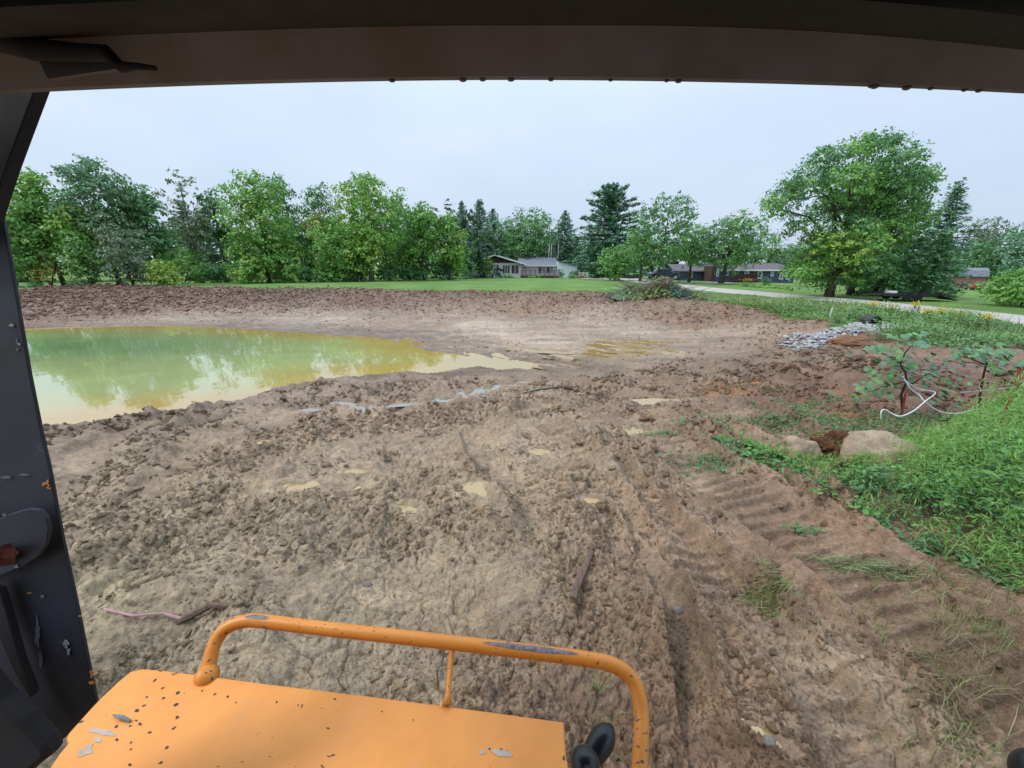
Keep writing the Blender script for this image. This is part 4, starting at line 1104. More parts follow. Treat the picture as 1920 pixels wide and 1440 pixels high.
MB().box((X_(972), 1.72, Z_(499.4)), (X_(1051), 1.79, Z_(497.6))).build('gutter', M['white_trim'], H1, local=False)
MB().prism([(X_(1047), 1.5, 0), (X_(1084), 1.5, 0), (X_(1084), 1.5, Z_(499.5)), (X_(1052), 1.5, Z_(490.5)), (X_(1047), 1.5, Z_(490.5))], (0, 7, 0)).build('garage_wall', M['grey_siding'], H1, local=False)
p, q = (X_(1048), 0, Z_(490.3)), (X_(1087), 0, Z_(500.4))
MB().prism([(p[0], 1.2, p[2]), (q[0], 1.2, q[2]), (q[0], 1.2, q[2] + .14), (p[0], 1.2, p[2] + .14)], (0, 7.6, 0)).build('garage_roof', M['slate_roof'], H1, local=False)
MB().box((X_(1083.3), 1.42, 0), (X_(1084.6), 1.498, Z_(500))).build('corner_trim', M['white_trim'], H1, local=False)
wall_win(H1, X_(917.5), X_(937), Z_(507), Z_(494.5), .8, 3, .16, curtain=True)
wall_win(H1, X_(888), X_(903), Z_(508), Z_(496), .8, 2, .14)
wall_win(H1, X_(941), X_(957.2), Z_(514.5), Z_(496), .8, 3, .13)
wall_win(H1, X_(957.4), X_(974), Z_(514.5), Z_(496), .8, 2, .13)
wall_win(H1, X_(982), X_(989.5), Z_(506), Z_(498.8), 2.4, 1, .12, curtain=True, cross=True)
wall_win(H1, X_(1010), X_(1025.5), Z_(514), Z_(499.5), 2.4, 2, .13, curtain=True)
wall_win(H1, X_(1025.7), X_(1041), Z_(514), Z_(499.5), 2.4, 2, .13, curtain=True)
for px in (1031.5, 1036, 1049.5):
    MB().tube([(X_(px), 3.4, Z_(485)), (X_(px + .8), 3.4, Z_(455))], .035, 6).build('mast', M['white_trim'], H1, local=False)
MB().box((X_(920.5), .55, 0.1), (X_(924.5), .8, Z_(514))).build('meter_box', M['dark_metal'], H1, local=False)
# deck
D1 = thing('wooden_deck', (ox, Yg, oz), 'weathered wooden deck with railing in front of the grey house', 'deck')
z0 = Z_(516.5)
MB().box((X_(976), -1.6, z0 - .14), (X_(1047), 2.3, z0)).build('floor', M['deck_wood'], D1, local=False)
MB().box((X_(976), -1.6, z0 + .86), (X_(1047), -1.5, z0 + .93)).build('top_rail', M['deck_wood'], D1, local=False)
bal = None
for i in range(9):
    x = X_(976) + (X_(1047) - X_(976) - .1) * i / 8
    MB().box((x, -1.62, -.1), (x + .1, -1.48, z0 + .95)).build('post', M['deck_wood'], D1, local=False)
mb = MB()
nb = 60
for i in range(nb):
    x = X_(977) + (X_(1046) - X_(977)) * i / nb; mb.box((x, -1.57, z0 + .05), (x + .035, -1.53, z0 + .86))
mb.build('balusters', M['deck_wood'], D1, local=False)
mb = MB()
for i in range(3): mb.box((X_(1036), -2.6 + .35 * i, .0 + .15 * i), (X_(1046), -2.3 + .35 * i, .12 + .16 * i))
mb.build('steps', M['deck_wood'], D1, local=False)
shrub(1054, 503, 520, 14, 67.3, 'dark', 'dark upright bush between the deck and the garage wing', n=300, ls=.22, group=None)
for px, w, pal, lb in ((950, 36, 'mid', 'low flower bed hedge under the sliding doors'), (890, 26, 'dark', 'low planting at the left corner of the grey house'), (1000, 40, 'mid', 'low planting along the foot of the deck'), (1070, 24, 'mid', 'low planting along the garage wing')):
    shrub(px, 514.5, 520.5, w, 66.4, pal, lb, n=300, ls=.2, group='low plantings in front of the grey house')
# white fence / steps at the right corner
fx = thing('white_fence', (Z(1094, 512, 66)[0], 66, ground_z(Z(1094, 512, 66)[0], 66)), 'short white rail fence at the right corner of the grey house', 'fence')
for i in range(3): MB().box((-.75 + .7 * i, -.05, 0), (-.65 + .7 * i, .05, 1.0)).build('post', M['white_trim'], fx, local=False)
for zz in (.3, .6, .9): MB().box((-.75, -.09, zz - .08), (.75, -.052, zz)).build('rail', M['white_trim'], fx, local=False)
M['red_flower'] = mat('red_flowers', s2l(190, 90, 60, .8), .8, .1, .4, 9)
def flowerbush(px, top, bot, w, Y, name, label, fm, group=None, n=200):
    o = shrub(px, top, bot, w, Y, 'mid', label, n=n, ls=.16, group=group, name=name, cat='flowers')
    X, zt, zb, wd = px_geo(px, top, bot, w, Y); g0 = ground_z(X, Y); k = 40
    P = np.column_stack([rng.normal(0, wd * .28, k), rng.normal(-.1, wd * .2, k), (zt - g0) * (.45 + .5 * rng.random(k))])
    V, F = leaf_quads(P, unit(rng.normal(0, .5, (k, 3)) + np.array([0, -.6, .8])), rdir(k), np.full(k, .2), np.full(k, .2))
    np_mesh('flowers', V, F, fm, o)['kind'] = 'stuff'
    return o
flowerbush(1091, 515, 522, 22, 65, 'flower_bed', 'patch of red flowers by the white fence', M['red_flower'])

# --- blue ranch house
Yb = 60.0
obx = Z(1420, 520, Yb)[0]; obz = ground_z(obx, Yb) - .1
H2 = thing('blue_house', (obx, Yb, obz), 'long dark blue ranch house with brown shingle roof', 'house')
bX = lambda px: Z(px, 520, Yb)[0] - obx
bZ = lambda py: Z(1440, py, Yb)[2] - obz
eav = bZ(506.5); rid = bZ(493.5)
MB().box((bX(1334), 0, -.8), (bX(1489), 8, eav)).build('wall', M['blue_siding'], H2, local=False)
MB().add([(bX(1345), -.6, eav - .05), (bX(1491), -.6, eav - .05), (bX(1483), 3.8, rid), (bX(1352), 3.8, rid), (bX(1491), 8.4, eav - .05), (bX(1345), 8.4, eav - .05),
          (bX(1345), -.6, eav + .08), (bX(1491), -.6, eav + .08), (bX(1491), 8.4, eav + .08), (bX(1345), 8.4, eav + .08)],
         [(6, 7, 2, 3), (8, 9, 3, 2), (7, 8, 2), (9, 6, 3), (0, 5, 4, 1), (0, 1, 7, 6), (1, 4, 8, 7), (4, 5, 9, 8), (5, 0, 6, 9)]).build('roof', M['brown_roof'], H2, local=False)
MB().box((bX(1345), -.68, eav - .1), (bX(1491), -.603, eav + .09)).build('fascia', M['white_trim'], H2, local=False)
for a, b, c_, d_ in ((1394, 1403, 515, 508), (1418.5, 1428, 522.5, 508.5), (1443.5, 1449.5, 518, 509), (1460.5, 1467.5, 524, 510), (1473.5, 1480.5, 524, 510)):
    wall_win(H2, bX(a), bX(b), bZ(c_), bZ(d_), 0, 1, .15, cross=True)
# left wing with brick end and gable
MB().box((bX(1270), 1.5, -.5), (bX(1326), 8, bZ(509))).build('wall', M['blue_siding'], H2, local=False)
MB().prism([(bX(1268), 1.0, bZ(509)), (bX(1330), 1.0, bZ(509)), (bX(1330), 5, bZ(497)), (bX(1273), 5, bZ(497))], (0, .1, .12)).build('wing_roof', M['brown_roof'], H2, local=False)
MB().box((bX(1326), -1.2, -.5), (bX(1333), 1.4, bZ(499))).build('chimney', M['brick'], H2, local=False)
MB().prism([(bX(1333.2), -1.0, -.5), (bX(1343), -1.0, -.5), (bX(1343), -1.0, bZ(499)), (bX(1333.2), -1.0, bZ(495))], (0, .98, 0)).build('entry_wall', M['blue_siding'], H2, local=False)
wall_win(H2, bX(1335.5), bX(1339.5), bZ(518), bZ(503), -1.0, 1, .09)
for a, b, c_, d_ in ((1300, 1306, 521, 510), (1272, 1276, 521, 513)):
    wall_win(H2, bX(a), bX(b), bZ(c_), bZ(d_), 1.5, 1, .1)
wall_win(H2, bX(1358), bX(1366), bZ(517), bZ(508.5), 0, 2, .12, curtain=True); wall_win(H2, bX(1371), bX(1376), bZ(521), bZ(508.5), 0, 1, .1)
D2 = thing('wooden_porch', (obx, Yb, obz), 'brown wooden porch in shade on the blue house', 'porch')
zp = bZ(525)
M['porch_wood'] = mat('shaded_porch_wood', s2l(96, 78, 72, .6), .9, .1, .25, 6)  # deck wood darkened: the porch shadow is put into the colour
MB().box((bX(1352), -2.4, zp - .15), (bX(1402), -.02, zp)).build('floor', M['porch_wood'], D2, local=False)
MB().box((bX(1352), -2.4, zp + .8), (bX(1402), -2.3, zp + .9)).build('top_rail', M['porch_wood'], D2, local=False)
for i in range(7):
    x = bX(1352) + (bX(1402) - bX(1352) - .12) * i / 6
    MB().box((x, -2.42, -.6), (x + .12, -2.3, zp + .85)).build('post', M['porch_wood'], D2, local=False)
mb = MB()
for i in range(45):
    x = bX(1353) + (bX(1401) - bX(1353)) * i / 45; mb.box((x, -2.37, zp + .05), (x + .04, -2.33, zp + .8))
mb.build('balusters', M['porch_wood'], D2, local=False)
M['orange_flower'] = mat('orange_flowers', s2l(200, 120, 70, .8), .8, .1, .4, 9)
flowerbush(1401, 521, 536, 22, 55, 'flower_bed', 'rusty orange flowering bush at the end of the porch', M['orange_flower'])
for px, top, bot, w, Y, pal, lb in ((1398, 530, 541, 32, 44, 'mid', 'reddish green bush at the left end of the roadside bed'), (1420, 534, 544, 34, 42, 'light', 'second clump of the roadside bed from the left'),
        (1446, 537, 547, 32, 40, 'light', 'middle clump of the roadside bed'), (1468, 540, 549, 30, 38, 'yellow', 'right-hand clump of the roadside bed'), (1436, 516, 541, 24, 46, 'teal', 'thin young bush in front of the blue house window')):
    shrub(px, top, bot, w, Y, pal, lb, n=420, ls=.15, group='plants in the bed before the blue house')

# --- red gambrel shed
Ys = 55.0
sx = Z(1798, 530, Ys)[0]; sz = ground_z(sx, Ys) - .05
SH1 = thing('garden_shed', (sx, Ys, sz), 'small red-brown barn shed with rounded dark roof', 'shed', rz=math.radians(-28))
SH1.scale = (1.12, 1.12, 1.15)
def gam(k=1.0, dz=0):   # gambrel section in local (y,z), ridge along local x
    return [(-1.15 * k, 1.35), (-.95 * k, 1.95 + dz), (-.45 * k, 2.28 + dz), (.45 * k, 2.28 + dz), (.95 * k, 1.95 + dz), (1.15 * k, 1.35)]
w2, l2 = 1.1, 1.75
sec = [(-w2, 0), (-w2, 1.4), (-.9, 1.9), (-.4, 2.2), (.4, 2.2), (.9, 1.9), (w2, 1.4), (w2, 0)]
mb = MB(); mb.prism([(-l2, y, z) for y, z in sec], (2 * l2, 0, 0)); mb.build('wall', M['red_boards'], SH1, local=False)
outer = [(-w2 - .16, 1.34), (-.98, 1.97), (-.43, 2.3), (.43, 2.3), (.98, 1.97), (w2 + .16, 1.34)]; inner = [(y * .95, z - .08) for y, z in outer]
mb = MB()
for i in range(5):
    mb.prism([(-l2 - .15, *outer[i]), (-l2 - .15, *outer[i + 1]), (-l2 - .15, *inner[i + 1]), (-l2 - .15, *inner[i])], (2 * l2 + .3, 0, 0))
mb.build('roof', M['slate_roof'], SH1, local=False)
mb = MB(); x = -l2 - .03
for a, b in (((-.3, .9), (.3, .97)), ((-.3, 1.5), (.3, 1.57)), ((-.3, .97), (-.23, 1.5)), ((.23, .97), (.3, 1.5))): mb.box((x, a[0], a[1]), (x + .05, b[0], b[1]))
w = mb.build('window', M['white_trim'], SH1, local=False); MB().box((x + .01, -.23, .97), (x + .04, .23, 1.5)).build('pane', M['glass'], w, local=False)
MB().box((-.5, -w2 - .03, .02), (.5, -w2 - .002, 1.35)).build('door', M['red_boards'], SH1, local=False)
# mower beside the shed
mxp = Z(1822, 548, 50); g0 = ground_z(mxp[0], 50)
MW = thing('garden_tractor', (mxp[0], 50, g0), 'small orange-red garden tractor parked by the shed', 'garden tractor')
MW.scale = (.75, .75, .75)
M['orange_red'] = mat('orange_red_paint', s2l(190, 80, 50, .8), .5, .4, .2, 5)
MB().box((-.9, -.3, .35), (-.1, .3, .75)).build('hood', M['orange_red'], MW, bevel=.06, local=False)
MB().box((-.1, -.35, .28), (.8, .35, .48)).build('body', M['orange_red'], MW, bevel=.04, local=False)
MB().box((.3, -.22, .5), (.75, .22, .6)).box((.68, -.22, .6), (.76, .22, .95)).build('seat', M['dark_metal'], MW, bevel=.02, local=False)
MB().tube([(-.1, 0, .7), (.1, 0, .95)], .03).build('steering_column', M['dark_metal'], MW, local=False)
for x, r in ((-.7, .2), (.5, .32)):
    for y in (-.4, .4): MB().tube([(x, y - .08, r), (x, y + .08, r)], r, 16).build('wheel', M['dark_metal'], MW, local=False)

# --- dark pickup-like suv on the far drive
M['navy'] = mat('navy_car_paint', s2l(60, 68, 95, .7), .25, .6, .1, 3)
M['tyre'] = mat('tyre_rubber', (.02, .02, .02), .8, .2, .2, 8)
cx = Z(1243, 517, 61); g0 = ground_z(cx[0], 61) + .05
CAR = thing('parked_car', (cx[0], 61, g0), 'dark blue pickup-style car parked behind the brush pile', 'car', rz=math.radians(8))
prof = [(-2.3, .45), (-2.35, .85), (-1.5, 1.0), (-.9, 1.52), (.6, 1.55), (.95, 1.05), (2.3, 1.0), (2.35, .5), (1.95, .42), (1.75, .68), (1.3, .68), (1.1, .4), (-1.1, .4), (-1.3, .68), (-1.75, .68), (-1.95, .42)]
MB().prism([(x, -.85, z) for x, z in prof], (0, 1.7, 0)).build('body', M['navy'], CAR, bevel=.05, local=False)
for a in ([(-1.35, 1.05), (-.85, 1.45), (-.3, 1.47), (-.3, 1.05)], [(-.22, 1.05), (-.22, 1.47), (.5, 1.48), (.75, 1.05)]):
    MB().prism([(x, -.862, z) for x, z in a], (0, .02, 0)).build('side_window', M['glass'], CAR, local=False)
MB().prism([(-1.52, -.7, 1.03), (-1.52, .7, 1.03), (-.93, .65, 1.5), (-.93, -.65, 1.5)], (-.02, 0, .015)).build('windscreen', M['glass'], CAR, local=False)
for x in (-1.52, 1.52):
    for y in (-.78, .78):
        w = MB().tube([(x, y - .1, .34), (x, y + .1, .34)], .34, 18).build('wheel', M['tyre'], CAR, local=False)
        MB().tube([(x, y - .115, .34), (x, y + .115, .34)], .19, 12).build('rim', M['white_trim'], w, local=False)

# --- flat trailer under the dark spruces
tp = Z(1690, 568, 24.8); g0 = ground_z(tp[0], 24.8) + .05
TR = thing('flatbed_trailer', (tp[0] + .3, 24.8, g0), 'black flatbed trailer with lowered ramp under the dark spruces', 'trailer', rz=math.radians(-6))
TR.scale = (.72, .72, .72)
MB().box((-2.6, -.9, .42), (1.5, .9, .52)).build('deck', M['dark_metal'], TR, local=False)
MB().box((-2.6, -.95, .36), (1.5, -.9, .62)).box((-2.6, .9, .36), (1.5, .95, .62)).build('side_rail', M['dark_metal'], TR, local=False)
MB().prism([(1.52, -.85, .5), (3.2, -.85, .02), (3.2, -.85, .08), (1.52, -.85, .56)], (0, 1.7, 0)).build('ramp', M['dark_metal'], TR, local=False)
MB().tube([(-2.6, 0, .45), (-3.8, 0, .4)], .05).tube([(-2.6, -.6, .45), (-3.5, 0, .42)], .04).build('drawbar', M['dark_metal'], TR, local=False)
for x in (-.9, -.1):
    for y in (-1.06, 1.06): MB().tube([(x, y - .1, .33), (x, y + .1, .33)], .33, 18).build('wheel', M['tyre'], TR, local=False)
MB().box((-1.7, -.4, .53), (-1.2, .3, .75)).build('tool_box', M['grey_siding'], TR, bevel=.03, local=False)

# --- brush pile on the rim of the dig
pc = at_z(1225, 560, .35); 
BP = thing('brush_pile', (pc[0], pc[1], ground_z(pc[0], pc[1])), 'long heap of cut branches and grey-leaved brush on the far rim', 'brush pile')
bx0, by0, bz0 = BP.location
dark, teal, brn = [], [], []
def hump(x): return 1.25 * max(0, 1 - (x / 3.9) ** 2) ** .6 * (1 + .2 * math.sin(x * 2.3))
wdt = at_z(1305, 562, .35)[0] - at_z(1140, 562, .35)[0]
n = 7000
u = rng.uniform(-1, 1, n); x = u * wdt / 2
hh = 1.15 * np.clip(1 - np.abs(u) ** 2.5, 0, 1) * (1 + .25 * np.sin(u * 7)) * (.65 + .35 * sstep(-1, 0, u))
y = rng.normal(0, .75, n); zz = hh * rng.random(n) ** .6 * np.exp(-(y / 1.5) ** 2)
P = np.column_stack([x, y, zz + .02]); D = unit(np.column_stack([rng.normal(.4, .7, n), rng.normal(0, .5, n), rng.normal(.1, .5, n)]))
s = .16 + .22 * rng.random(n); V, F = leaf_quads(P, unit(rng.normal(0, .7, (n, 3)) + np.array([0, -.4, .8])), D, s, s * .3)
tt = rng.random((n, 1)); brown = np.array([.10, .075, .042]) * (1 - tt) + np.array([.24, .20, .10]) * tt
greyc = np.array([.13, .17, .13]) * (1 - tt) + np.array([.32, .38, .32]) * tt
tealc = np.array([.05, .10, .085]) * (1 - tt) + np.array([.16, .25, .21]) * tt
c = brown.copy(); m1 = (u < -.62 + .15 * rng.normal(size=n)); m2 = (np.abs(u - .45) < .22) & (zz < hh * .75) & (y < .2)
m3 = rng.random(n) < .25; c[m1] = greyc[m1]; c[m2] = tealc[m2]; c[m3 & ~m2] = np.array(PAL['mid'][1])
np_mesh('leafy_brush', V, F, M['leaf'], BP, c)
mb = MB()
for i in range(260):
    xx = random.uniform(-1, 1) * wdt / 2; h_ = 1.1 * max(0, 1 - abs(2 * xx / wdt) ** 2.5); a = random.uniform(-.5, .7); l = random.uniform(.5, 1.6)
    p0 = Vector((xx, random.uniform(-1.1, .8), random.uniform(0, h_))); d = Vector((math.cos(a) * random.choice((1, -1)), random.uniform(-.3, .3), random.uniform(-.2, .55)))
    mb.tube([p0, p0 + d * l * .5 + Vector((0, 0, .05)), p0 + d * l], [.02, .014, .005], 4, False)
tw = mb.build('twigs', M['bark_grey'], BP, local=False); tw['kind'] = 'stuff'
# root-ball lumps on the pile base
# ------------------------------------------------------------------ weeds, verge, vines
LEAF6 = np.array([[0, 0, 0], [.26, .42, .05], [.30, .72, .0], [0, 1, -.10], [-.30, .72, .0], [-.26, .42, .05]])
def leaf6(C, Nn, D, L, Wd):
    """six-cornered leaf with its stalk end at C"""
    D = unit(D - Nn * (D * Nn).sum(1, keepdims=True)); S = np.cross(D, Nn)
    t = LEAF6[None] * np.stack([Wd / .6, L, L], 1)[:, None, :]
    V = C[:, None] + S[:, None] * t[:, :, :1] + D[:, None] * t[:, :, 1:2] + Nn[:, None] * t[:, :, 2:3]
    n = len(C); F = np.arange(n * 6).reshape(n, 6)
    F = np.stack([F[:, [0, 1, 2, 3]], F[:, [0, 3, 4, 5]]], 1).reshape(-1, 4)
    return V.reshape(-1, 3), F

def blades(P, H, W0, bend, col, col2, lean=None):
    """upright bent grass blades, two quads each, from base P"""
    n = len(P); a = rng.random(n) * 6.283; d = np.stack([np.cos(a), np.sin(a), 0 * a], 1)
    if lean is not None: d = unit(d + lean)
    s = np.stack([-d[:, 1], d[:, 0], 0 * a], 1) * W0[:, None] * .5
    up = np.array([0, 0, 1.])
    b = (bend * rng.random(n))[:, None]
    p1 = P + up * H[:, None] * .55 + d * H[:, None] * b * .35; p2 = P + up * (H[:, None] * (1 - b * .35)) + d * H[:, None] * b
    V = np.stack([P - s, P + s, p1 + s * .8, p1 - s * .8, p2 + s * .15, p2 - s * .15], 1).reshape(-1, 3)
    i = np.arange(n)[:, None] * 6
    F = np.stack([i + np.array([0, 1, 2, 3]), i + np.array([3, 2, 4, 5])], 1).reshape(-1, 4)
    t = rng.random((n, 1)); c = np.array(col) * (1 - t) + np.array(col2) * t
    return V, F, np.repeat(c, 2, 0)

class Cloud:
    def __init__(s): s.V = []; s.F = []; s.C = []; s.n = 0
    def add(s, V, F, c):
        s.V.append(V); s.F.append(F + s.n); s.C.append(c); s.n += len(V); return s
    def build(s, name, m, parent=None, origin=None):
        V = np.concatenate(s.V)
        if origin is not None: V = V - np.array(origin)
        return np_mesh(name, V, np.concatenate(s.F), m, parent, np.concatenate(s.C))

def gzv(P): return shape(P[:, 0], P[:, 1], np.full(len(P), .05))
def scatter_poly(poly, n, wz=.1, edge=0.0):
    poly = np.array(poly); lo, hi = poly.min(0), poly.max(0); out = []
    while sum(len(o) for o in out) < n:
        P = lo + (hi - lo) * rng.random((n * 2, 2)); out.append(P[sdist(poly, P[:, 0], P[:, 1]) < -edge * rng.random(len(P))])
    return np.concatenate(out)[:n]

# near weed bed on the right
WEED = gp([(1335,842),(1420,882),(1500,912),(1590,958),(1660,1008),(1760,1052),(1850,1100),(1925,1150),(2200,1300),(2500,1100),(2500,760),(2100,745),
           (1960,742),(1880,762),(1800,800),(1740,818),(1700,830),(1690,862),(1600,880),(1500,868),(1420,850),(1370,825)])
def weed_h(P):
    d = -sdist(WEED, P[:, 0], P[:, 1]); 
    h = .05 + .33 * sstep(0, .85, d) * (1 - .6 * sstep(4.6, 6.2, P[:, 1]))
    for bp in ((1632, 868), (1492, 858), (1553, 862), (1580, 880), (1510, 880), (1640, 890)):
        q = at_z(*bp, 0); h = h * (1 - .85 * np.exp(-((P[:, 0] - q[0]) ** 2 + (P[:, 1] - q[1] + .1) ** 2) / .16))
    return h * (.35 + 1.9 * np.clip(fbm(P[:, 0] * 1.5, P[:, 1] * 1.5, 2, 400) + .4, 0, 1))
cl = Cloud()
P = scatter_poly(WEED, 3900); P = P[np.hypot(P[:, 0], P[:, 1]) < 13]
h = weed_h(P); gz_p = gzv(P)
kind = vnoise(P[:, 0] * 1.3, P[:, 1] * 1.3, 410) + .25 * rng.normal(size=len(P))
per = 15
k = np.repeat(np.arange(len(P)), per); m = len(k)
f = rng.random(m) ** .7
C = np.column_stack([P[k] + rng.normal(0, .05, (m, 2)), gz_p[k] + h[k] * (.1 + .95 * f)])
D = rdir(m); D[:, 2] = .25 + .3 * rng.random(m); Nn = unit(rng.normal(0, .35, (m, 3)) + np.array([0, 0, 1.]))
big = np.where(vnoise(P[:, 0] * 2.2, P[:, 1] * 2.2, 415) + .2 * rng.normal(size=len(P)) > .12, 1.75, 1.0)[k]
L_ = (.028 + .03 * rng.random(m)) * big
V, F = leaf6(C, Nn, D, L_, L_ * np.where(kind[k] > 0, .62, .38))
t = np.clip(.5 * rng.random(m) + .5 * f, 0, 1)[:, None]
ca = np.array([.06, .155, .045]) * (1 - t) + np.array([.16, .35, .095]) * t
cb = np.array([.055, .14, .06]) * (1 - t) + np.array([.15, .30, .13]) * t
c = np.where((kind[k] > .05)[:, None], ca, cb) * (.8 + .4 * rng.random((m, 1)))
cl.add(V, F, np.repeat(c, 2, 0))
# feathery light green growth
q = P[(P[:, 0] > 3.4) & (kind > -.25)]; q = q[rng.random(len(q)) < .75]
hq = weed_h(q) * (1.6 - .7 * sstep(4.4, 5.4, q[:, 1])) + .10 + .22 * sstep(3.4, 4.6, q[:, 0]) * (1 - sstep(4.2, 5.2, q[:, 1])); gq = gzv(q); per = 34
k = np.repeat(np.arange(len(q)), per); m = len(k); f = rng.random(m)
C = np.column_stack([q[k] + rng.normal(0, .06, (m, 2)), gq[k] + hq[k] * (.25 + .8 * f)])
D = rdir(m); D[:, 2] = np.abs(D[:, 2]) + .2; s = .05 + .05 * rng.random(m)
V, F = leaf_quads(C, rdir(m), D, s, s * .10); t = rng.random((m, 1)); tt = np.array([.13, .27, .05]) * (1 - t) + np.array([.25, .42, .12]) * t
cl.add(V, F, tt)
# grass blades at the fringe
q = scatter_poly(WEED, 3600); qd = -sdist(WEED, q[:, 0], q[:, 1]); q = q[(qd < .9) | (rng.random(len(q)) < .2)]; n = len(q)
B3 = np.column_stack([q + rng.normal(0, .10, q.shape), gzv(q)])
V, F, c = blades(B3, .14 + .32 * rng.random(n), .004 + .004 * rng.random(n), .9, (.09, .17, .045), (.22, .32, .11)); cl.add(V, F, c)
cl.build('weed_bed', M['leaf'])['kind'] = 'stuff'

# thin green growth and grass scraps on the mud
cl = Cloud()
patches = [(1560,790,1.3,.28,1500),(1500,765,.6,.12,500),(1680,805,.9,.25,900),(1480,800,.5,.1,400),(1610,820,.5,.15,300),(1360,850,.35,.15,500),(1290,800,.5,.08,200),(1400,795,.5,.1,220),
           (1780,790,1.0,.2,700),(1850,790,.9,.2,700),(1700,660,2.0,.2,300),(1440,1105,.10,.10,240),(1500,1000,.12,.06,60),(1760,1290,.10,.25,120),(1850,1180,.15,.12,420),
           (1730,1120,.3,.12,150),(1800,1400,.15,.12,300),(1690,1260,.07,.3,150),(1640,1170,.1,.12,90),(1130,1330,.04,.1,90),(1120,1290,.03,.06,70),(1280,1300,.02,.05,20)]
for px, py, sx_, sy_, n in patches:
    c0 = on_ground(px, py)[:2]; q = c0 + np.column_stack([rng.normal(0, sx_, n), rng.normal(0, sy_, n)])
    B3 = np.column_stack([q, gzv(q) + .002]); far = np.linalg.norm(c0) > 4.5
    if far:
        D = rdir(n); D[:, 2] = .2; s = .035 + .035 * rng.random(n)
        B3[:, 2] += .05 * rng.random(n); V, F = leaf6(B3, unit(rng.normal(0, .4, (n, 3)) + np.array([0, 0, 1.])), D, s, s * .5)
        t = rng.random((n, 1)); c = np.array([.06, .15, .05]) * (1 - t) + np.array([.15, .28, .12]) * t; cl.add(V, F, np.repeat(c, 2, 0))
    V, F, c = blades(B3[::2], .05 + .08 * rng.random(len(B3[::2])), .003 + .003 * rng.random(len(B3[::2])), 1.0, (.10, .16, .05), (.26, .32, .13)); cl.add(V, F, c)
# wider strewn straw along the weed edge
q = np.concatenate([c0 for c0 in [gp([(1750 + 150 * random.random() ** 2, 1060 + 330 * random.random())])[0][None] for _ in range(500)]])
V, F, c = blades(np.column_stack([q, gzv(q) + .004]), .10 + .16 * rng.random(len(q)), .0028 + .002 * rng.random(len(q)), 1.5, (.13, .12, .06), (.34, .30, .16), lean=np.array([-.5, -.6, 0])); cl.add(V, F, c)
cl.build('grass_scraps', M['leaf'])['kind'] = 'stuff'

# a rolled clump of torn straw and grass on the track
def straw_clump(px, py, sx_, sy_, ang, n, label, cols, h=.05, ln=.16):
    p = on_ground(px, py); o_ = thing('grass_clump', p, label, 'grass clump', 'torn grass clumps on the mud')
    q = np.column_stack([rng.normal(0, sx_, n), rng.normal(0, sy_, n)]); ca, sa = math.cos(ang), math.sin(ang)
    q = np.column_stack([q[:, 0] * ca - q[:, 1] * sa, q[:, 0] * sa + q[:, 1] * ca]) + p[:2]
    C = np.column_stack([q, gzv(q) + .01 + h * rng.random(n) ** 2]); D = unit(np.column_stack([rng.normal(ca, .6, n), rng.normal(sa, .6, n), rng.normal(0, .15, n)]))
    V, F = leaf_quads(C, unit(rng.normal(0, .5, (n, 3)) + np.array([0, 0, 1.])), D, ln * (.5 + rng.random(n)), .005 + .004 * rng.random(n))
    t = rng.random((n, 1)); c = np.array(cols[0]) * (1 - t) + np.array(cols[1]) * t
    so = np_mesh('blades', V - p, F, M['leaf'], o_, c); so['kind'] = 'stuff'
straw_clump(1640, 1065, .24, .06, -.25, 700, 'long flattened clump of green straw lying on the cleat marks', ((.10, .13, .05), (.30, .34, .16)))
straw_clump(1445, 1100, .09, .07, 0, 380, 'small tuft of grass half buried beside the red clay hole', ((.10, .12, .04), (.28, .30, .12)))
straw_clump(1340, 730, .35, .10, .1, 420, 'loose rusty root tuft behind the puddles', ((.20, .09, .03), (.38, .20, .08)), .09)
straw_clump(1425, 728, .4, .10, .1, 420, 'greenish root tuft right of the rusty one', ((.10, .12, .04), (.24, .24, .10)), .12)

# boulders with a root clump between
def boulder(px, py, r, sc_, label, m='stone', seed=1, group='boulders at the edge of the weeds', name='boulder', cat='boulder', sub=4, sink=.3, rz=0.):
    p = on_ground(px, py)
    bm = bpy.data.meshes.new(name); import bmesh
    b = bmesh.new(); bmesh.ops.create_icosphere(b, subdivisions=sub, radius=1)
    for v in b.verts:
        c0 = v.co.copy(); k = 1 + .34 * mnoise.noise(c0 * 1.3 + Vector((seed, 0, 0))) + .10 * mnoise.noise(c0 * 3.1 + Vector((0, seed, 0))) + .07 * mnoise.noise(c0 * 7 + Vector((0, seed, 3)))
        v.co = Vector((c0.x * sc_[0], c0.y * sc_[1], c0.z * sc_[2])) * k * r
    b.to_mesh(bm); b.free()
    for f_ in bm.polygons: f_.use_smooth = True
    bm.materials.append(M[m]); o_ = bpy.data.objects.new(name, bm); COL.objects.link(o_)
    o_.location = (p[0], p[1], p[2] + r * sc_[2] * (1 - sink * 2) * .8); o_.rotation_euler = (0, 0, rz)
    tag(o_, label, cat, group); return o_
boulder(1636, 870, .40, (1.25, .8, .68), 'largest tan boulder with pale lichen, right of the root clump', seed=4, sink=.16)
boulder(1492, 852, .22, (1.2, .8, .95), 'smaller blocky boulder left of the root clump', seed=9, sink=.14)
p = on_ground(1553, 862); RC = thing('root_clump', p, 'upturned clump of red-brown roots with grass between the boulders', 'root clump')
M['root'] = mat('red_root_soil', s2l(110, 74, 56, .6), .95, .1, .4, 12, 1.0, 30)
import bmesh
b = bmesh.new(); bmesh.ops.create_icosphere(b, subdivisions=4, radius=1)
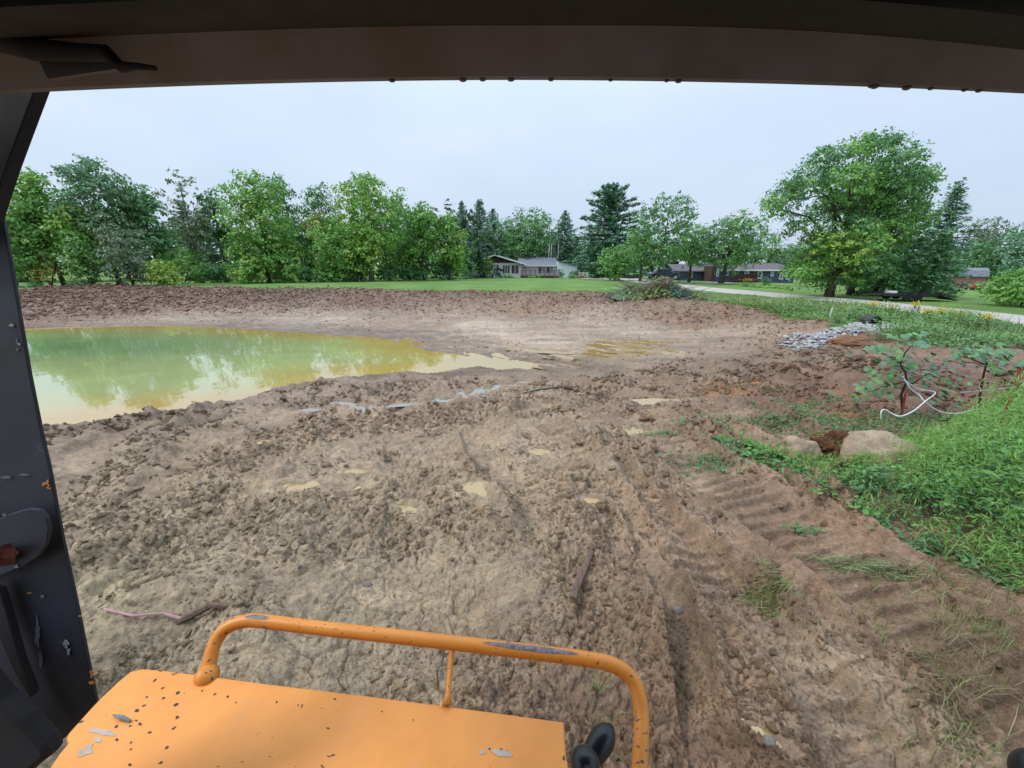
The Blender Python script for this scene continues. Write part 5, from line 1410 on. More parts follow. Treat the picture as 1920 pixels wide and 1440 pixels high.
for v in b.verts:
    c0 = v.co.copy(); k = 1 + .35 * mnoise.noise(c0 * 1.7) + .22 * mnoise.noise(c0 * 5) + .10 * mnoise.noise(c0 * 11); v.co = Vector((c0.x * .25, c0.y * .2, c0.z * .24)) * k
    v.co.z += .19
me = bpy.data.meshes.new('soil'); b.to_mesh(me); b.free(); me.materials.append(M['root']); so = bpy.data.objects.new('soil', me); link(so, RC)
n = 1100; d = rdir(n); d[:, 2] = np.abs(d[:, 2]); C = d * np.array([.27, .22, .26]) + np.array([0, 0, .14]); D = unit(rdir(n) + d * .4 + np.array([0, 0, -.3]))
V, F = leaf_quads(C, rdir(n), D, .07 + .10 * rng.random(n), .005 + .004 * rng.random(n)); t = rng.random((n, 1))
c = np.where((C[:, :1] < .02), np.array([.13, .17, .05]) * (1 - t) + np.array([.34, .36, .14]) * t, np.array([.13, .05, .025]) * (1 - t) + np.array([.30, .14, .06]) * t)
np_mesh('roots', V, F, M['leaf'], RC, c)['kind'] = 'stuff'
straw_clump(1455, 850, .14, .06, .2, 300, 'mossy brown sod lying left of the smaller boulder', ((.10, .08, .03), (.25, .24, .09)), .10, .10)

# grapevines on a sagging wire
M['vine_wood'] = mat('vine_bark', (.075, .05, .038), .9, .1, .3, 20, .5, 60)
M['white_tape'] = mat('white_hose', (.62, .63, .65), .5, .4, .05, 5)
M['rust'] = mat('rusty_steel', s2l(150, 82, 58, .75), .85, .2, .35, 14, .4, 60)
M['wire'] = mat('galvanised_wire', (.35, .38, .38), .4, .4, .1, 5, metal=.6)
def vine(base_px, Yv, arms, leaves, label):
    p = on_ground(*base_px); o_ = thing('grapevine', p, label, 'grapevine', 'grapevines by the mud')
    mb = MB()
    for a in arms:
        pts = [at_y(x, y, Yv + dy) for x, y, dy in a]; r0 = .022 if a is arms[0] else .011
        mb.tube(pts, [r0 * (1 - .6 * i / len(pts)) for i in range(len(pts))], 6)
    st = mb.build('stem', M['vine_wood'], o_, smooth=True)
    C, S_ = [], []
    for x, y, sx_, sy_, n in leaves:
        for _ in range(int(n * 1.5)):
            C.append(at_y(x + random.gauss(0, sx_), y + random.gauss(0, sy_), Yv + random.gauss(0, .18))); S_.append(random.uniform(.07, .125))
    C = np.array(C); n = len(C); k = np.arange(n); A_ = rng.random(n) * 6.28
    # lobed leaf: centre fan of 10 rim points
    rim = [(0, -.10), (.34, -.30), (.52, .05), (.36, .18), (.50, .48), (.18, .46), (0, .78), (-.18, .46), (-.50, .48), (-.36, .18), (-.52, .05), (-.34, -.30)]
    for j in range(n):
        nn = Vector((random.gauss(0, .5), random.gauss(-.5, .4), 1)).normalized(); dd = Vector((math.cos(A_[j]), math.sin(A_[j]), -.4)); dd = (dd - nn * dd.dot(nn)).normalized(); ss = dd.cross(nn)
        s = S_[j]; c0 = Vector(C[j]); vs = [c0 + dd * s * .12] + [c0 + ss * a * s + dd * b_ * s - nn * (.12 * abs(a) * s + .10 * b_ * s) for a, b_ in rim]
        key = ('vine_leaf', random.randrange(3))
        mbl = MB(); mbl.add(vs, [(0, 1 + i, 1 + (i + 1) % 12) for i in range(12)])
        mbl.build('leaf', M['vine_leaf%d' % key[1]], o_)
for i, cc in enumerate(((.07, .17, .055), (.11, .25, .07), (.09, .19, .10))): M['vine_leaf%d' % i] = mat('vine_leaf', cc, .45, .4, .2, 30)
vine((1690, 768), 6.4, [[(1692,768,0),(1690,740,.02),(1700,715,.0),(1698,700,0),(1688,682,0),(1698,660,0),(1712,645,.1)], [(1690,682,0),(1660,665,.1),(1625,650,.1)], [(1700,715,0),(1660,725,0),(1605,742,0)],
     [(1710,720,0),(1740,700,0),(1765,690,.1)]],
     [(1712,640,22,10,22),(1670,668,26,10,18),(1640,652,14,5,6),(1655,715,24,14,34),(1610,742,14,6,7),(1690,690,20,14,16),(1735,712,20,14,9),(1750,675,12,7,6),(1775,740,10,14,4),(1760,745,12,14,6)],
     'left grapevine with crooked stem and loose white hose around it')
vine((1838, 775), 6.6, [[(1836,768,0),(1838,735,0),(1845,700,0),(1850,680,0)], [(1850,685,0),(1820,672,.1),(1795,668,.1)], [(1850,695,0),(1890,715,.1),(1925,730,.1)], [(1838,775,0),(1870,755,.1),(1920,722,.2)]],
     [(1850,662,28,7,34),(1815,662,18,6,12),(1880,668,20,8,16),(1915,688,12,8,10),(1795,712,12,8,8),(1925,745,14,14,10),(1880,690,14,8,8)],
     'right grapevine with flat-topped leaf canopy')
# second small dark sapling stem
WP = [at_y(x, y, 6.45) for x, y in ((1700,700),(1720,692),(1760,690),(1800,689),(1860,684),(1930,688))]
tag(MB().tube(WP, .004, 5).build('trellis_wire', M['wire']), 'thin trellis wire running through both vine canopies', 'wire')
def ribbon(pts, w, name, m, label, cat):
    pts = [Vector([float(c) for c in p]) for p in pts]
    # smooth
    for _ in range(2):
        q = [pts[0]]
        for a, b_ in zip(pts[:-1], pts[1:]): q += [a.lerp(b_, .25), a.lerp(b_, .75)]
        pts = q + [pts[-1]]
    return tag(MB().tube(pts, w, 6).build(name, m, smooth=True), label, cat)
hz_ = [(1652,786,5.9),(1651,772,5.9),(1658,766,5.95),(1676,778,5.9),(1690,782,5.8),(1715,770,6.0),(1735,752,6.1),(1755,738,6.2),(1752,734,6.3),(1722,730,6.3),(1712,724,6.3),(1698,715,6.3),(1693,706,6.3)]
ribbon([at_y(*p_) for p_ in hz_], .010, 'white_hose', M['white_tape'], 'white flat hose looping from the left vine down to the grass', 'hose')
hz_ = [(1696,712,6.25),(1710,733,6.2),(1722,738,6.2),(1733,753,6.1),(1745,763,6.1),(1765,774,6.1),(1800,776,6.1),(1828,768,6.2),(1842,768,6.2),(1850,776,6.2),(1874,790,6.1)]
ribbon([at_y(*p_) for p_ in hz_], .010, 'white_hose', M['white_tape'], 'white flat hose sagging between the two vines', 'hose')
def post(a, b, r, name, label, m='rust'):
    P0, P1 = Vector(a), Vector(b); d = (P1 - P0).normalized(); s = d.cross(Vector((0, 1, 0))).normalized(); t_ = d.cross(s)
    mb = MB(); 
    mb.prism([P0 + s * r - t_ * r * .2, P0 - s * r - t_ * r * .2, P0 - s * r + t_ * r * .2, P0 + s * r + t_ * r * .2], P1 - P0)
    mb.prism([P0 + s * r * .2 + t_ * r * .2, P0 - s * r * .2 + t_ * r * .2, P0 - s * r * .2 + t_ * r * 1.5, P0 + s * r * .2 + t_ * r * 1.5], P1 - P0)
    return tag(mb.build(name, M[m]), label, 'post')
post(at_y(1868, 822, 5.4), at_y(1914, 690, 5.5), .022, 'steel_post', 'rusty steel fence post leaning to the right by the right vine')
post(at_y(1690, 778, 6.1), at_y(1698, 735, 6.1), .016, 'steel_post', 'short orange rusty stake at the foot of the left vine')
p0 = at_y(1898, 727, 5.45); tag(MB().box(p0 - np.array([.03, .02, .012]), p0 + np.array([.03, .02, .012])).tube([p0, p0 + np.array([-.5, .2, -.14])], .006, 5).build('wire_clip', M['wire']), 'small metal clip and wire holding the leaning post', 'clip')
ds = on_ground(1840, 800)
pts = [at_y(1832, 828, 5.3), at_y(1822, 805, 5.35), at_y(1832, 785, 5.5), at_y(1850, 762, 5.7)]
tag(MB().tube(pts, [.012, .01, .008, .005], 5).build('dead_stem', M['vine_wood'], smooth=True), 'thin dark bare stem standing in the weeds below the right vine', 'stem')

# roadside verge
VG = gp([(1320,568),(1400,580),(1480,596),(1560,608),(1548,622),(1600,630),(1700,638),(1780,645),(1850,646),(1960,650),(2200,660)], .2) + [np.array(v) for v in ((30, 10.5), (18.3, 10.5), (18.9, 14), (19.2, 18), (18.6, 22), (17.2, 28), (16.2, 36), (16.2, 44), (14, 44))]
cl = Cloud()
P = scatter_poly(VG, 9000); P = P[sdist(RIP, P[:, 0], P[:, 1]) > .22]; P = P[np.hypot(P[:, 0], P[:, 1]) < 34]
u = vnoise(P[:, 0] * .8, P[:, 1] * .8, 500)
near = 1 - sstep(19, 27, P[:, 1])
h = (.07 + .80 * np.clip(u + .32, 0, 1) ** 1.3 * near) * (.7 + .6 * rng.random(len(P))); gzp = gzv(P)
per = 9; k = np.repeat(np.arange(len(P)), per); m = len(k); f = rng.random(m)
C = np.column_stack([P[k] + rng.normal(0, .11, (m, 2)), gzp[k] + h[k] * (.1 + .95 * f)])
D = rdir(m); D[:, 2] = np.abs(D[:, 2]); s = .07 + .08 * rng.random(m)
V, F = leaf_quads(C, unit(rng.normal(0, .5, (m, 3)) + np.array([0, -.2, 1.])), D, s, s * .42)
t = np.clip(.55 * f + .45 * rng.random(m), 0, 1)[:, None]; tone = (vnoise(P[:, 0] * 1.1, P[:, 1] * 1.1, 510)[k] + .5)[:, None]
c = (np.array([.08, .16, .05]) * (1 - t) + np.array([.22, .38, .10]) * t) * (1 - tone) + tone * (np.array([.08, .17, .07]) * (1 - t) + np.array([.19, .34, .14]) * t)
yl = (P[k, 1] > 20)[:, None] * .5; c = c * (1 - yl) + yl * np.array([.22, .27, .08])
cl.add(V, F, c)
q = P[near > .3][:2600]; B3 = np.column_stack([q, gzv(q)]); V, F, c = blades(B3, .25 + .4 * rng.random(len(q)), .012 + .01 * rng.random(len(q)), .7, (.08, .14, .05), (.26, .34, .14)); cl.add(V, F, c)
# turf fringe along the far rim of the dig
L_ = []
for a, b_ in zip(GE[1:11], GE[2:12]):
    L_.append(a + (b_ - a) * rng.random((420, 1)) + rng.normal(0, .22, (420, 2)))
q = np.concatenate(L_); V, F, c = blades(np.column_stack([q, gzv(q)]), .06 + .10 * rng.random(len(q)), .03 + .02 * rng.random(len(q)), .9, (.12, .17, .05), (.30, .36, .14)); cl.add(V, F, c)
cl.build('roadside_weeds', M['leaf'])['kind'] = 'stuff'

# goldenrods
M['gold_flower'] = mat('goldenrod_flower', (.62, .48, .05), .8, .1, .25, 20)
for i, (px, top, Yv, lb) in enumerate([(1640,565,17.6,'tallest goldenrod beside the culvert, leftmost by the trailer'),(1592,573,19.5,'small orange-yellow goldenrod next to the white stake'),(1718,566,16.6,'goldenrod in front of the trailer ramp'),
        (1742,578,16.2,'short goldenrod just right of the one before the ramp'),(1768,577,15.7,'goldenrod midway along the right verge'),(1803,583,15.2,'thin pale goldenrod between the two right-hand ones'),(1857,588,14.4,'rightmost goldenrod by the road'),(1675,571,17.0,'faint low goldenrod between the tallest and the ramp')]):
    tp_ = at_y(px, top, Yv); g0 = ground_z(tp_[0], Yv); o_ = thing('goldenrod', (tp_[0], Yv, g0), lb, 'flower', 'goldenrods along the road'); H = tp_[2] - g0
    mb = MB(); mb.tube([(0, 0, 0), (.02, 0, H * .6), (.0, 0, H)], [.008, .006, .003], 4)
    for _ in range(5): mb.tube([(0, 0, H * .7), (random.uniform(-.15, .15), random.uniform(-.1, .1), H * random.uniform(.85, 1))], .004, 3)
    mb.build('stem', M['bark'], o_, local=False)
    n = 150 if i not in (5, 7, 1) else 60; C = np.column_stack([rng.normal(0, .10, n), rng.normal(0, .09, n), H - .10 + rng.normal(0, .06, n)]); V, F = leaf_quads(C, rdir(n), rdir(n), np.full(n, .05), np.full(n, .03))
    np_mesh('flower_head', V, F, M['gold_flower'], o_)['kind'] = 'stuff'
    n = 60; C = np.column_stack([rng.normal(0, .08, n), rng.normal(0, .08, n), H * rng.random(n) * .8]); V, F = leaf_quads(C, rdir(n), rdir(n), np.full(n, .12), np.full(n, .03))
    np_mesh('leaves', V, F, M['leaf'], o_, np.tile([.08, .16, .05], (n, 1)))['kind'] = 'stuff'
# white survey stake, culvert mouth, riprap and clay heap
a = at_y(1556, 590, 17.3); g0 = ground_z(a[0], 17.3); tag(MB().prism([(a[0] - .03, 17.3, g0 - .1), (a[0] + .03, 17.3, g0 - .1), (a[0] + .09, 17.3, g0 + .55), (a[0] + .03, 17.3, g0 + .55)], (0, .02, 0)).build('survey_stake', M['white_trim']), 'leaning white survey stake in the roadside weeds', 'stake')
a = on_ground(1641, 611, .1); mb = MB()
n = 20; R0, R1 = .26, .22; vs = []
for yy, r in ((0, R0), (0, R1), (1.6, R1), (1.6, R0)):
    for i in range(n): t = 6.283 * i / n; vs.append((a[0] + r * math.cos(t), a[1] + yy * .3, a[2] + .12 + r * math.sin(t)))
fs = []
for s0, s1 in ((0, 1), (1, 2), (3, 0)):
    for i in range(n): fs.append((s0 * n + i, s0 * n + (i + 1) % n, s1 * n + (i + 1) % n, s1 * n + i))
fs.append(tuple(range(2 * n, 3 * n)))
mb.add(vs, fs); tag(mb.build('culvert_pipe', M['dark_metal'], smooth=False), 'black culvert pipe mouth above the grey stones', 'pipe')
M['riprap'] = mat('limestone_riprap', s2l(172, 172, 172, .8), .8, .2, .35, 4, .4, 20)
b0 = bmesh.new(); bmesh.ops.create_icosphere(b0, subdivisions=1, radius=1); iv = np.array([v.co[:] for v in b0.verts]); iff = np.array([[v.index for v in f_.verts] for f_ in b0.faces]); b0.free()
def stones(n, polypx, z, smin, smax, name, m, lift=.3, kind='stuff', aspect=1.0):
    P = scatter_poly(gp(polypx, z), n); G = gzv(P); VV, FF = [], []; base = 0
    shp = []
    for i in range(7):
        me_ = chunk_mesh(900 + i, 'tmp', 12, 0, .6); shp.append((np.array([v.co[:] for v in me_.vertices]), np.array([list(p_.vertices) for p_ in me_.polygons]))); bpy.data.meshes.remove(me_)
    for i in range(n):
        s = smin + (smax - smin) * rng.random() ** 2; Rm = np.array(Matrix.Rotation(rng.random() * 6, 3, 'Z') @ Matrix.Rotation(rng.normal() * .4, 3, 'X'))
        v0, f0 = shp[i % 7]; v = v0 @ Rm.T * s
        VV.append(v + np.array([P[i, 0], P[i, 1], G[i] + s * lift])); FF.append(f0 + base); base += len(v0)
    o_ = np_mesh(name, np.concatenate(VV), np.concatenate(FF), m); o_['kind'] = kind; return o_
stones(1100, [(1462,634),(1500,626),(1580,620),(1612,611),(1680,612),(1700,621),(1640,628),(1600,634),(1545,642),(1500,646)], .12, .05, .115, 'riprap_stones', M['riprap'])
stones(420, [(150,1000),(1300,820),(1500,900),(1750,1250),(1700,1440),(200,1440)], 0, .006, .02, 'pebbles', M['stone'], .2)
M['clay'] = mat('red_clay', s2l(140, 106, 82, .8), .95, .1, .3, 5, .8, 16)
for (px, py, r, s_, lb) in ((1595, 643, .40, (1.8, .8, .60), 'orange-brown clay heap in front of the grey stones'),):
    boulder(px, py, r, s_, lb, 'clay', 12, None, 'clay_heap', 'dirt heap', 5, .38)
boulder(1700, 622, .25, (1.6, .9, .6), 'broken orange-white block lump in the grass right of the stones', 'clay', 3, None, 'rubble_lump', 'rubble', 3, .3)

M['mudstone'] = mat('muddy_stone', s2l(125, 120, 112, .8), .7, .3, .35, 30, .5, 60)
# odd stones lying in the near mud
for i, (px, py, r, lb) in enumerate([(1271,1148,.04,'dark blocky stone in the rut left of centre right'),(1335,1110,.018,'pale blue pebble on the cleat ridge'),(378,912,.03,'grey-green stone high on the left mud'),(560,1062,.02,'bluish stone amid the left clods'),
        (690,1098,.028,'flat grey stone above the orange rail'),(225,925,.018,'small blue stone near the cab post'),(1435,1415,.03,'round pale stone at the rut near the bottom'),(980,920,.018,'grey stone right of the largest near puddle'),(1120,1160,.02,'small stone by the end of the plank'),(720,1040,.016,'tiny blue-grey stone right of the bluish one')]):
    boulder(px, py, r, (1.2, .9, .8), lb, 'mudstone', i * 3 + 1, 'loose stones in the near mud', 'stone', 'stone', 2, .25)

# plank, roots and hose scraps
M['old_wood'] = mat('weathered_wood', s2l(125, 105, 92, .8), .9, .1, .35, 10, .8, 40, stretch=(6, .5, 6))
def laid(pts_px, r, name, m, label, cat, lift=.01, flat=.5, seg=6, parent=None):
    pts = []
    for i, (x, y) in enumerate(pts_px):
        p = on_ground(x, y); pts.append(p + np.array([0, 0, lift]))
    zs = [p[2] for p in pts]; 
    for i in range(1, len(pts) - 1): pts[i][2] = max(pts[i][2], (pts[i-1][2] + pts[i+1][2]) / 2)
    return tag(MB().tube(pts, r, seg).build(name, m, smooth=False), label, cat)
a, b_ = on_ground(1135, 972), on_ground(1073, 1132); d = unit((b_ - a)[None])[0]; s = np.array([-d[1], d[0], 0]); k = 9; mb = MB(); vs = []
for i in range(k):
    t = i / (k - 1); c0 = a + (b_ - a) * t + np.array([0, 0, .06]); w0 = .022 + .012 * t + .006 * math.sin(i * 2.3)
    off = .006 * math.sin(i * 1.7); vs += [c0 - s * w0 + s * off - np.array([0, 0, .025]), c0 + s * w0 + s * off - np.array([0, 0, .025]), c0 + s * w0 * .8 + s * off + np.array([0, 0, .004]), c0 + s * off + np.array([0, 0, .012]), c0 - s * w0 * .9 + s * off + np.array([0, 0, .006])]
fs = [(i*5+j, i*5+(j+1)%5, (i+1)*5+(j+1)%5, (i+1)*5+j) for i in range(k-1) for j in range(5)] + [(4,3,2,1,0), tuple((k-1)*5+j for j in range(5))]
mb.add(vs, fs); tag(mb.build('wood_plank', M['old_wood'], bevel=.003), 'weathered split plank lying on the mud beyond the orange rail', 'plank')
M['pink_root'] = mat('peeled_root', s2l(190, 150, 145, .8), .7, .2, .2, 10)
laid([(200,1157),(250,1159),(310,1162),(345,1166)], [.007,.008,.009,.012], 'peeled_root', M['pink_root'], 'thin pinkish peeled root at the lower left by the cab post', 'root', .03)
laid([(330,1168),(360,1160),(400,1145),(440,1136)], [.022,.026,.022,.012], 'brown_root', M['old_wood'], 'brown bark strip continuing the pinkish root', 'root', .0)
M['black_plastic'] = mat('black_plastic', (.025, .026, .03), .35, .4, .2, 8)
laid([(982,738),(1010,732),(1040,728),(1060,727)], [.012,.02,.02,.014], 'black_hose', M['black_plastic'], 'piece of black hose half buried beside the long puddle', 'hose')
laid([(1058,729),(1072,731),(1085,727)], [.03,.04,.02], 'dark_root', M['vine_wood'], 'dark knotted root at the end of the black hose', 'root')
laid([(1138,714),(1146,722),(1152,731)], [.018,.02,.01], 'grey_stick', M['dark_metal'], 'short dark stick standing up behind the puddles', 'stick')
laid([(1296,672),(1316,690)], [.04,.05], 'board_scrap', M['old_wood'], 'pale board scrap by the edge of the basin floor', 'board')
laid([(1190,770),(1215,783)], [.05,.06], 'board_scrap', M['old_wood'], 'pale board scrap under the right-hand puddle', 'board')
laid([(1380,832),(1388,845),(1400,856)], [.004,.004,.004], 'straw_stem', M['old_wood'], 'thin straw stem left of the mossy sod', 'straw')
laid([(1465,822),(1480,836),(1498,850)], [.012,.012,.01], 'white_stick', M['pink_root'], 'pale stick leaning on the smaller boulder', 'stick', .06)
# ------------------------------------------------------------------ the machine we sit in
def paint(name, col, chips=0.0, rough=.42, dirt=.0, var=.06, chipc=(.045, .025, .02), chs=34):
    m = bpy.data.materials.new(name); m.use_nodes = True
    n, l = m.node_tree.nodes, m.node_tree.links; p = n['Principled BSDF']
    t = n.new('ShaderNodeTexCoord')
    def noise(scale, det=5, ro=.6, st=(1, 1, 1)):
        q = n.new('ShaderNodeTexNoise'); q.inputs['Scale'].default_value = scale; q.inputs['Detail'].default_value = det; q.inputs['Roughness'].default_value = ro
        mp_ = n.new('ShaderNodeMapping'); mp_.inputs['Scale'].default_value = st; l.new(t.outputs['Object'], mp_.inputs['Vector']); l.new(mp_.outputs[0], q.inputs['Vector']); return q
    a = noise(5); r = n.new('ShaderNodeValToRGB'); c = np.array(col)
    r.color_ramp.elements[0].position = .35; r.color_ramp.elements[1].position = .68
    r.color_ramp.elements[0].color = (*(c * (1 - var)), 1); r.color_ramp.elements[1].color = (*np.minimum(c * np.array([1 + var, 1 + var * 1.6, 1 + var * 4]), .95), 1)
    l.new(a.outputs['Fac'], r.inputs['Fac']); last = r.outputs['Color']
    if dirt:
        d = noise(9, 6, .7); rr = n.new('ShaderNodeMapRange'); rr.inputs['From Min'].default_value = .60; rr.inputs['From Max'].default_value = .72; rr.inputs['To Max'].default_value = dirt
        l.new(d.outputs['Fac'], rr.inputs['Value']); mm_ = n.new('ShaderNodeMix'); mm_.data_type = 'RGBA'; l.new(rr.outputs[0], mm_.inputs[0]); l.new(last, mm_.inputs[6]); mm_.inputs[7].default_value = (.42, .36, .30, 1); last = mm_.outputs[2]
    if chips:
        v = noise(chs, 4, .55, (1, 2.2, 1)); big = noise(3.2, 2, .5)
        ad = n.new('ShaderNodeMath'); ad.operation = 'MULTIPLY_ADD'; ad.inputs[1].default_value = .28; l.new(big.outputs['Fac'], ad.inputs[0]); l.new(v.outputs['Fac'], ad.inputs[2])
        rr = n.new('ShaderNodeMapRange'); rr.inputs['From Min'].default_value = chips; rr.inputs['From Max'].default_value = chips + .012; l.new(ad.outputs[0], rr.inputs['Value'])
        mm_ = n.new('ShaderNodeMix'); mm_.data_type = 'RGBA'; l.new(rr.outputs[0], mm_.inputs[0]); l.new(last, mm_.inputs[6]); mm_.inputs[7].default_value = (*chipc, 1); last = mm_.outputs[2]
        b = n.new('ShaderNodeBump'); b.inputs['Strength'].default_value = .5; b.inputs['Distance'].default_value = -.003; l.new(rr.outputs[0], b.inputs['Height']); l.new(b.outputs[0], p.inputs['Normal'])
    l.new(last, p.inputs['Base Color']); p.inputs['Roughness'].default_value = rough
    ro = noise(14, 5); mr_ = n.new('ShaderNodeMapRange'); mr_.inputs['To Min'].default_value = rough - .1; mr_.inputs['To Max'].default_value = rough + .25; l.new(ro.outputs['Fac'], mr_.inputs['Value']); l.new(mr_.outputs[0], p.inputs['Roughness'])
    return m
ORG = (.80, .30, .05)
M['orange_hood'] = paint('faded_orange_paint', ORG, .862, .45, .22, .08)
M['orange_rail'] = paint('chipped_orange_paint', (.72, .25, .03), .765, .38, .0, .08, (.09, .06, .07), 60)
M['post_paint'] = paint('black_cab_paint', (.016, .017, .019), .0, .5, .12, .4)
M['roof_paint'] = paint('dusty_black_roof', (.150, .148, .148), .0, .5, .12, .2)
M['roof_dark'] = paint('dark_headliner', (.012, .010, .009), .0, .8, .02, .3)
M['rusty_bolt'] = mat('rusty_bolt', s2l(130, 75, 60, .7), .7, .3, .3, 30, .3, 60)
M['chip_rust'] = mat('bare_rusty_metal', (.075, .05, .045), .7, .3, .35, 60)
M['bare_steel'] = mat('worn_bare_steel', (.17, .135, .14), .5, .5, .8, 120)
M['mud_smear'] = mat('dried_mud_smear', (.50, .43, .36), .9, .1, .2, 30)
M['orange_chip'] = mat('orange_chip', (.55, .22, .05), .6, .3, .3, 30)
M['grey_smear'] = mat('pale_scratch', (.20, .21, .23), .7, .2, .4, 40)
M['rubber'] = mat('black_rubber_grip', (.014, .014, .017), .32, .5, .2, 20)
MACH = thing('tracked_loader', (0, 0, 0), 'orange tracked machine seen from its own cab, with hood and tubular rail', 'tracked machine')
HZ = 1.52
def hz(px, py, z=HZ): return at_z(px, py, z)
# hood: rounded sheet with a folded front edge
out = [(1058,1352),(900,1330),(700,1304),(500,1280),(380,1264),(300,1254),(268,1252),(244,1258),(222,1276),(190,1306),(140,1358),(128,1372),(122,1384),(126,1394),(110,1412),(90,1442),(30,1520),(-40,1640),(1075,1640)]
top = [hz(*p_) for p_ in out]
mb = MB(); n = len(top)
rings = [(0.0, 0.0), (0.0035, -.0012), (.006, -.0045), (.0072, -.010), (.0072, -.055)]
cxy = np.mean([t_[:2] for t_ in top], axis=0); vs = []
def offs(i, d):
    a, b_, c0 = top[i - 1][:2], top[i][:2], top[(i + 1) % n][:2]
    e1 = unit((b_ - a)[None])[0]; e2 = unit((c0 - b_)[None])[0]; nn = np.array([e1[1] + e2[1], -(e1[0] + e2[0])]); nn /= np.linalg.norm(nn) + 1e-9
    if np.dot(nn, b_ - cxy) < 0: nn = -nn
    return b_ + nn * d
for d, dz in rings:
    for i in range(n): q = offs(i, d - .0072); vs.append((q[0], q[1], HZ + dz))
fs = [tuple(range(n))] + [(r * n + i, r * n + (i + 1) % n, (r + 1) * n + (i + 1) % n, (r + 1) * n + i) for r in range(len(rings) - 1) for i in range(n)]
mb.add(vs, fs + [tuple(range(4 * n, 5 * n))[::-1]])
hood = mb.build('hood', M['orange_hood'], MACH)
# raised access panel on the hood
pp = [(924,1428),(932,1424),(1064,1430),(1070,1620),(900,1620)]
q = [hz(x, y, HZ + .001) for x, y in pp]; MB().prism(q, (0, 0, .008)).build('access_panel', M['orange_hood'], MACH, bevel=.003)
# chips and smears of the hood, each slightly proud
def blob(px, py, w, h, ang, m, name, z=HZ, seed=0, k=11, lift=.0006):
    c0 = hz(px, py, z + lift); sc_ = np.linalg.norm(hz(px + 1, py, z)[:2] - c0[:2]); vs = []
    for i in range(k):
        t = 6.283 * i / k; r = 1 + .8 * mnoise.noise(Vector((math.cos(t) * 1.5, math.sin(t) * 1.5, px * .37 + seed)))
        x, y = w * r * math.cos(t), h * r * math.sin(t); a = math.radians(ang)
        vs.append(hz(px + x * math.cos(a) - y * math.sin(a), py + x * math.sin(a) + y * math.cos(a), z + lift))
    return MB().prism(vs, (0, 0, .0006)).build(name, M[m], MACH)
chips = [(290,1276,8,3,-40),(305,1290,6,2.5,-30),(333,1299,6,5,-40),(275,1307,5,2.5,-25),(330,1321,11,4,-25),(257,1332,8,5,-20),(306,1309,7,3,-25),(270,1323,7,2.5,-25),(218,1362,6,3.5,-30),
         (263,1358,6,5,20),(255,1351,4,3,20),(281,1373,6,3.5,-20),(332,1345,6,5,-40),(326,1365,8,3,-35),(219,1387,5,4.5,20),(246,1392,5,2.5,-40),(312,1402,7,3.5,-40),(245,1405,5,2,-35),(301,1430,7,5,-30),(243,1434,5,5,0),
         (379,1295,4,2,-40),(403,1301,5,2.5,-35),(427,1306,5,3,-30),(442,1317,3.5,2,-30),(519,1316,4,3,-50),(559,1322,3,2,-50),(566,1324,7,2,-65),(716,1334,3,2.5,0),(300,1258,6,1.6,10),(325,1264,5,1.8,0),(331,1262,4,1.5,-10),
         (775,1350,2.5,2,0),(940,1405,5,3,20),(918,1404,3,3,20),(1057,1421,4,8,0)]
for i, (x, y, w, h_, a) in enumerate(chips): blob(x, y, w * .58, h_ * .5, a, 'chip_rust', 'paint_chip', seed=i)
for x, y, w, h_, a, m_ in ((196,1374,24,7,8,'mud_smear'),(160,1408,18,8,-25,'mud_smear'),(184,1388,7,4,-10,'mud_smear'),(940,1412,22,5,12,'mud_smear'),(905,1410,8,4,0,'mud_smear')):
    blob(x, y, w, h_, a, m_, 'mud_smear', lift=.0004)
c0 = hz(229, 1347, HZ + .004); a_, b_ = hz(212, 1340, HZ + .004), hz(244, 1352, HZ + .004)
tag(MB().tube([a_, (a_ * .5 + b_ * .5) + np.array([0, 0, .001]), b_], [.0015, .0055, .003], 7).build('leaf_scrap', M['grey_smear']), 'curled grey leaf scrap lying on the left part of the orange hood', 'leaf')
# rail
def rp(px, py, Yd): return at_t(px, py, Yd)
FT = hz(388, 1262); tt_ = lambda p_: (p_[1]) * CP - (p_[2] - EYE) * SP
t0 = tt_(FT)
path = [(388,1268,t0),(396,1225,t0+.03),(402,1206,t0+.045),(414,1186,t0+.06),(432,1172,t0+.07),(458,1164,t0+.075),(482,1163,t0+.075),(600,1178,t0+.06),(760,1195,t0+.035),(900,1211,t0+.01),
        (1050,1229,t0-.02),(1120,1238,t0-.035),(1150,1246,t0-.045),(1174,1260,t0-.055),(1190,1280,t0-.065),(1199,1306,t0-.08),(1203,1340,t0-.10),(1202,1390,t0-.14),(1199,1450,t0-.18),(1196,1560,t0-.25)]
pts = [Vector(rp(*p_)) for p_ in path]
for _ in range(2):
    q = [pts[0]]
    for a, b2 in zip(pts[:-1], pts[1:]): q += [a.lerp(b2, .25), a.lerp(b2, .75)]
    pts = q + [pts[-1]]
RR = .0185
rail = MB().tube(pts, RR, 20).build('grab_rail', M['orange_rail'], MACH, smooth=True)
MB().tube([hz(388, 1268, HZ - .003), hz(388, 1268, HZ + .008), hz(388, 1266, HZ + .014)], [.030, .024, RR], 16).build('weld_collar', M['orange_rail'], MACH, smooth=True)
a = Vector(rp(848, 1209, t0 + .02)); b2 = Vector(hz(838, 1322, HZ + .002))
MB().tube([a, a.lerp(b2, .12), a.lerp(b2, .85), b2], [.012, .0075, .0075, .014], 8).build('rail_support', M['orange_rail'], MACH, smooth=True)
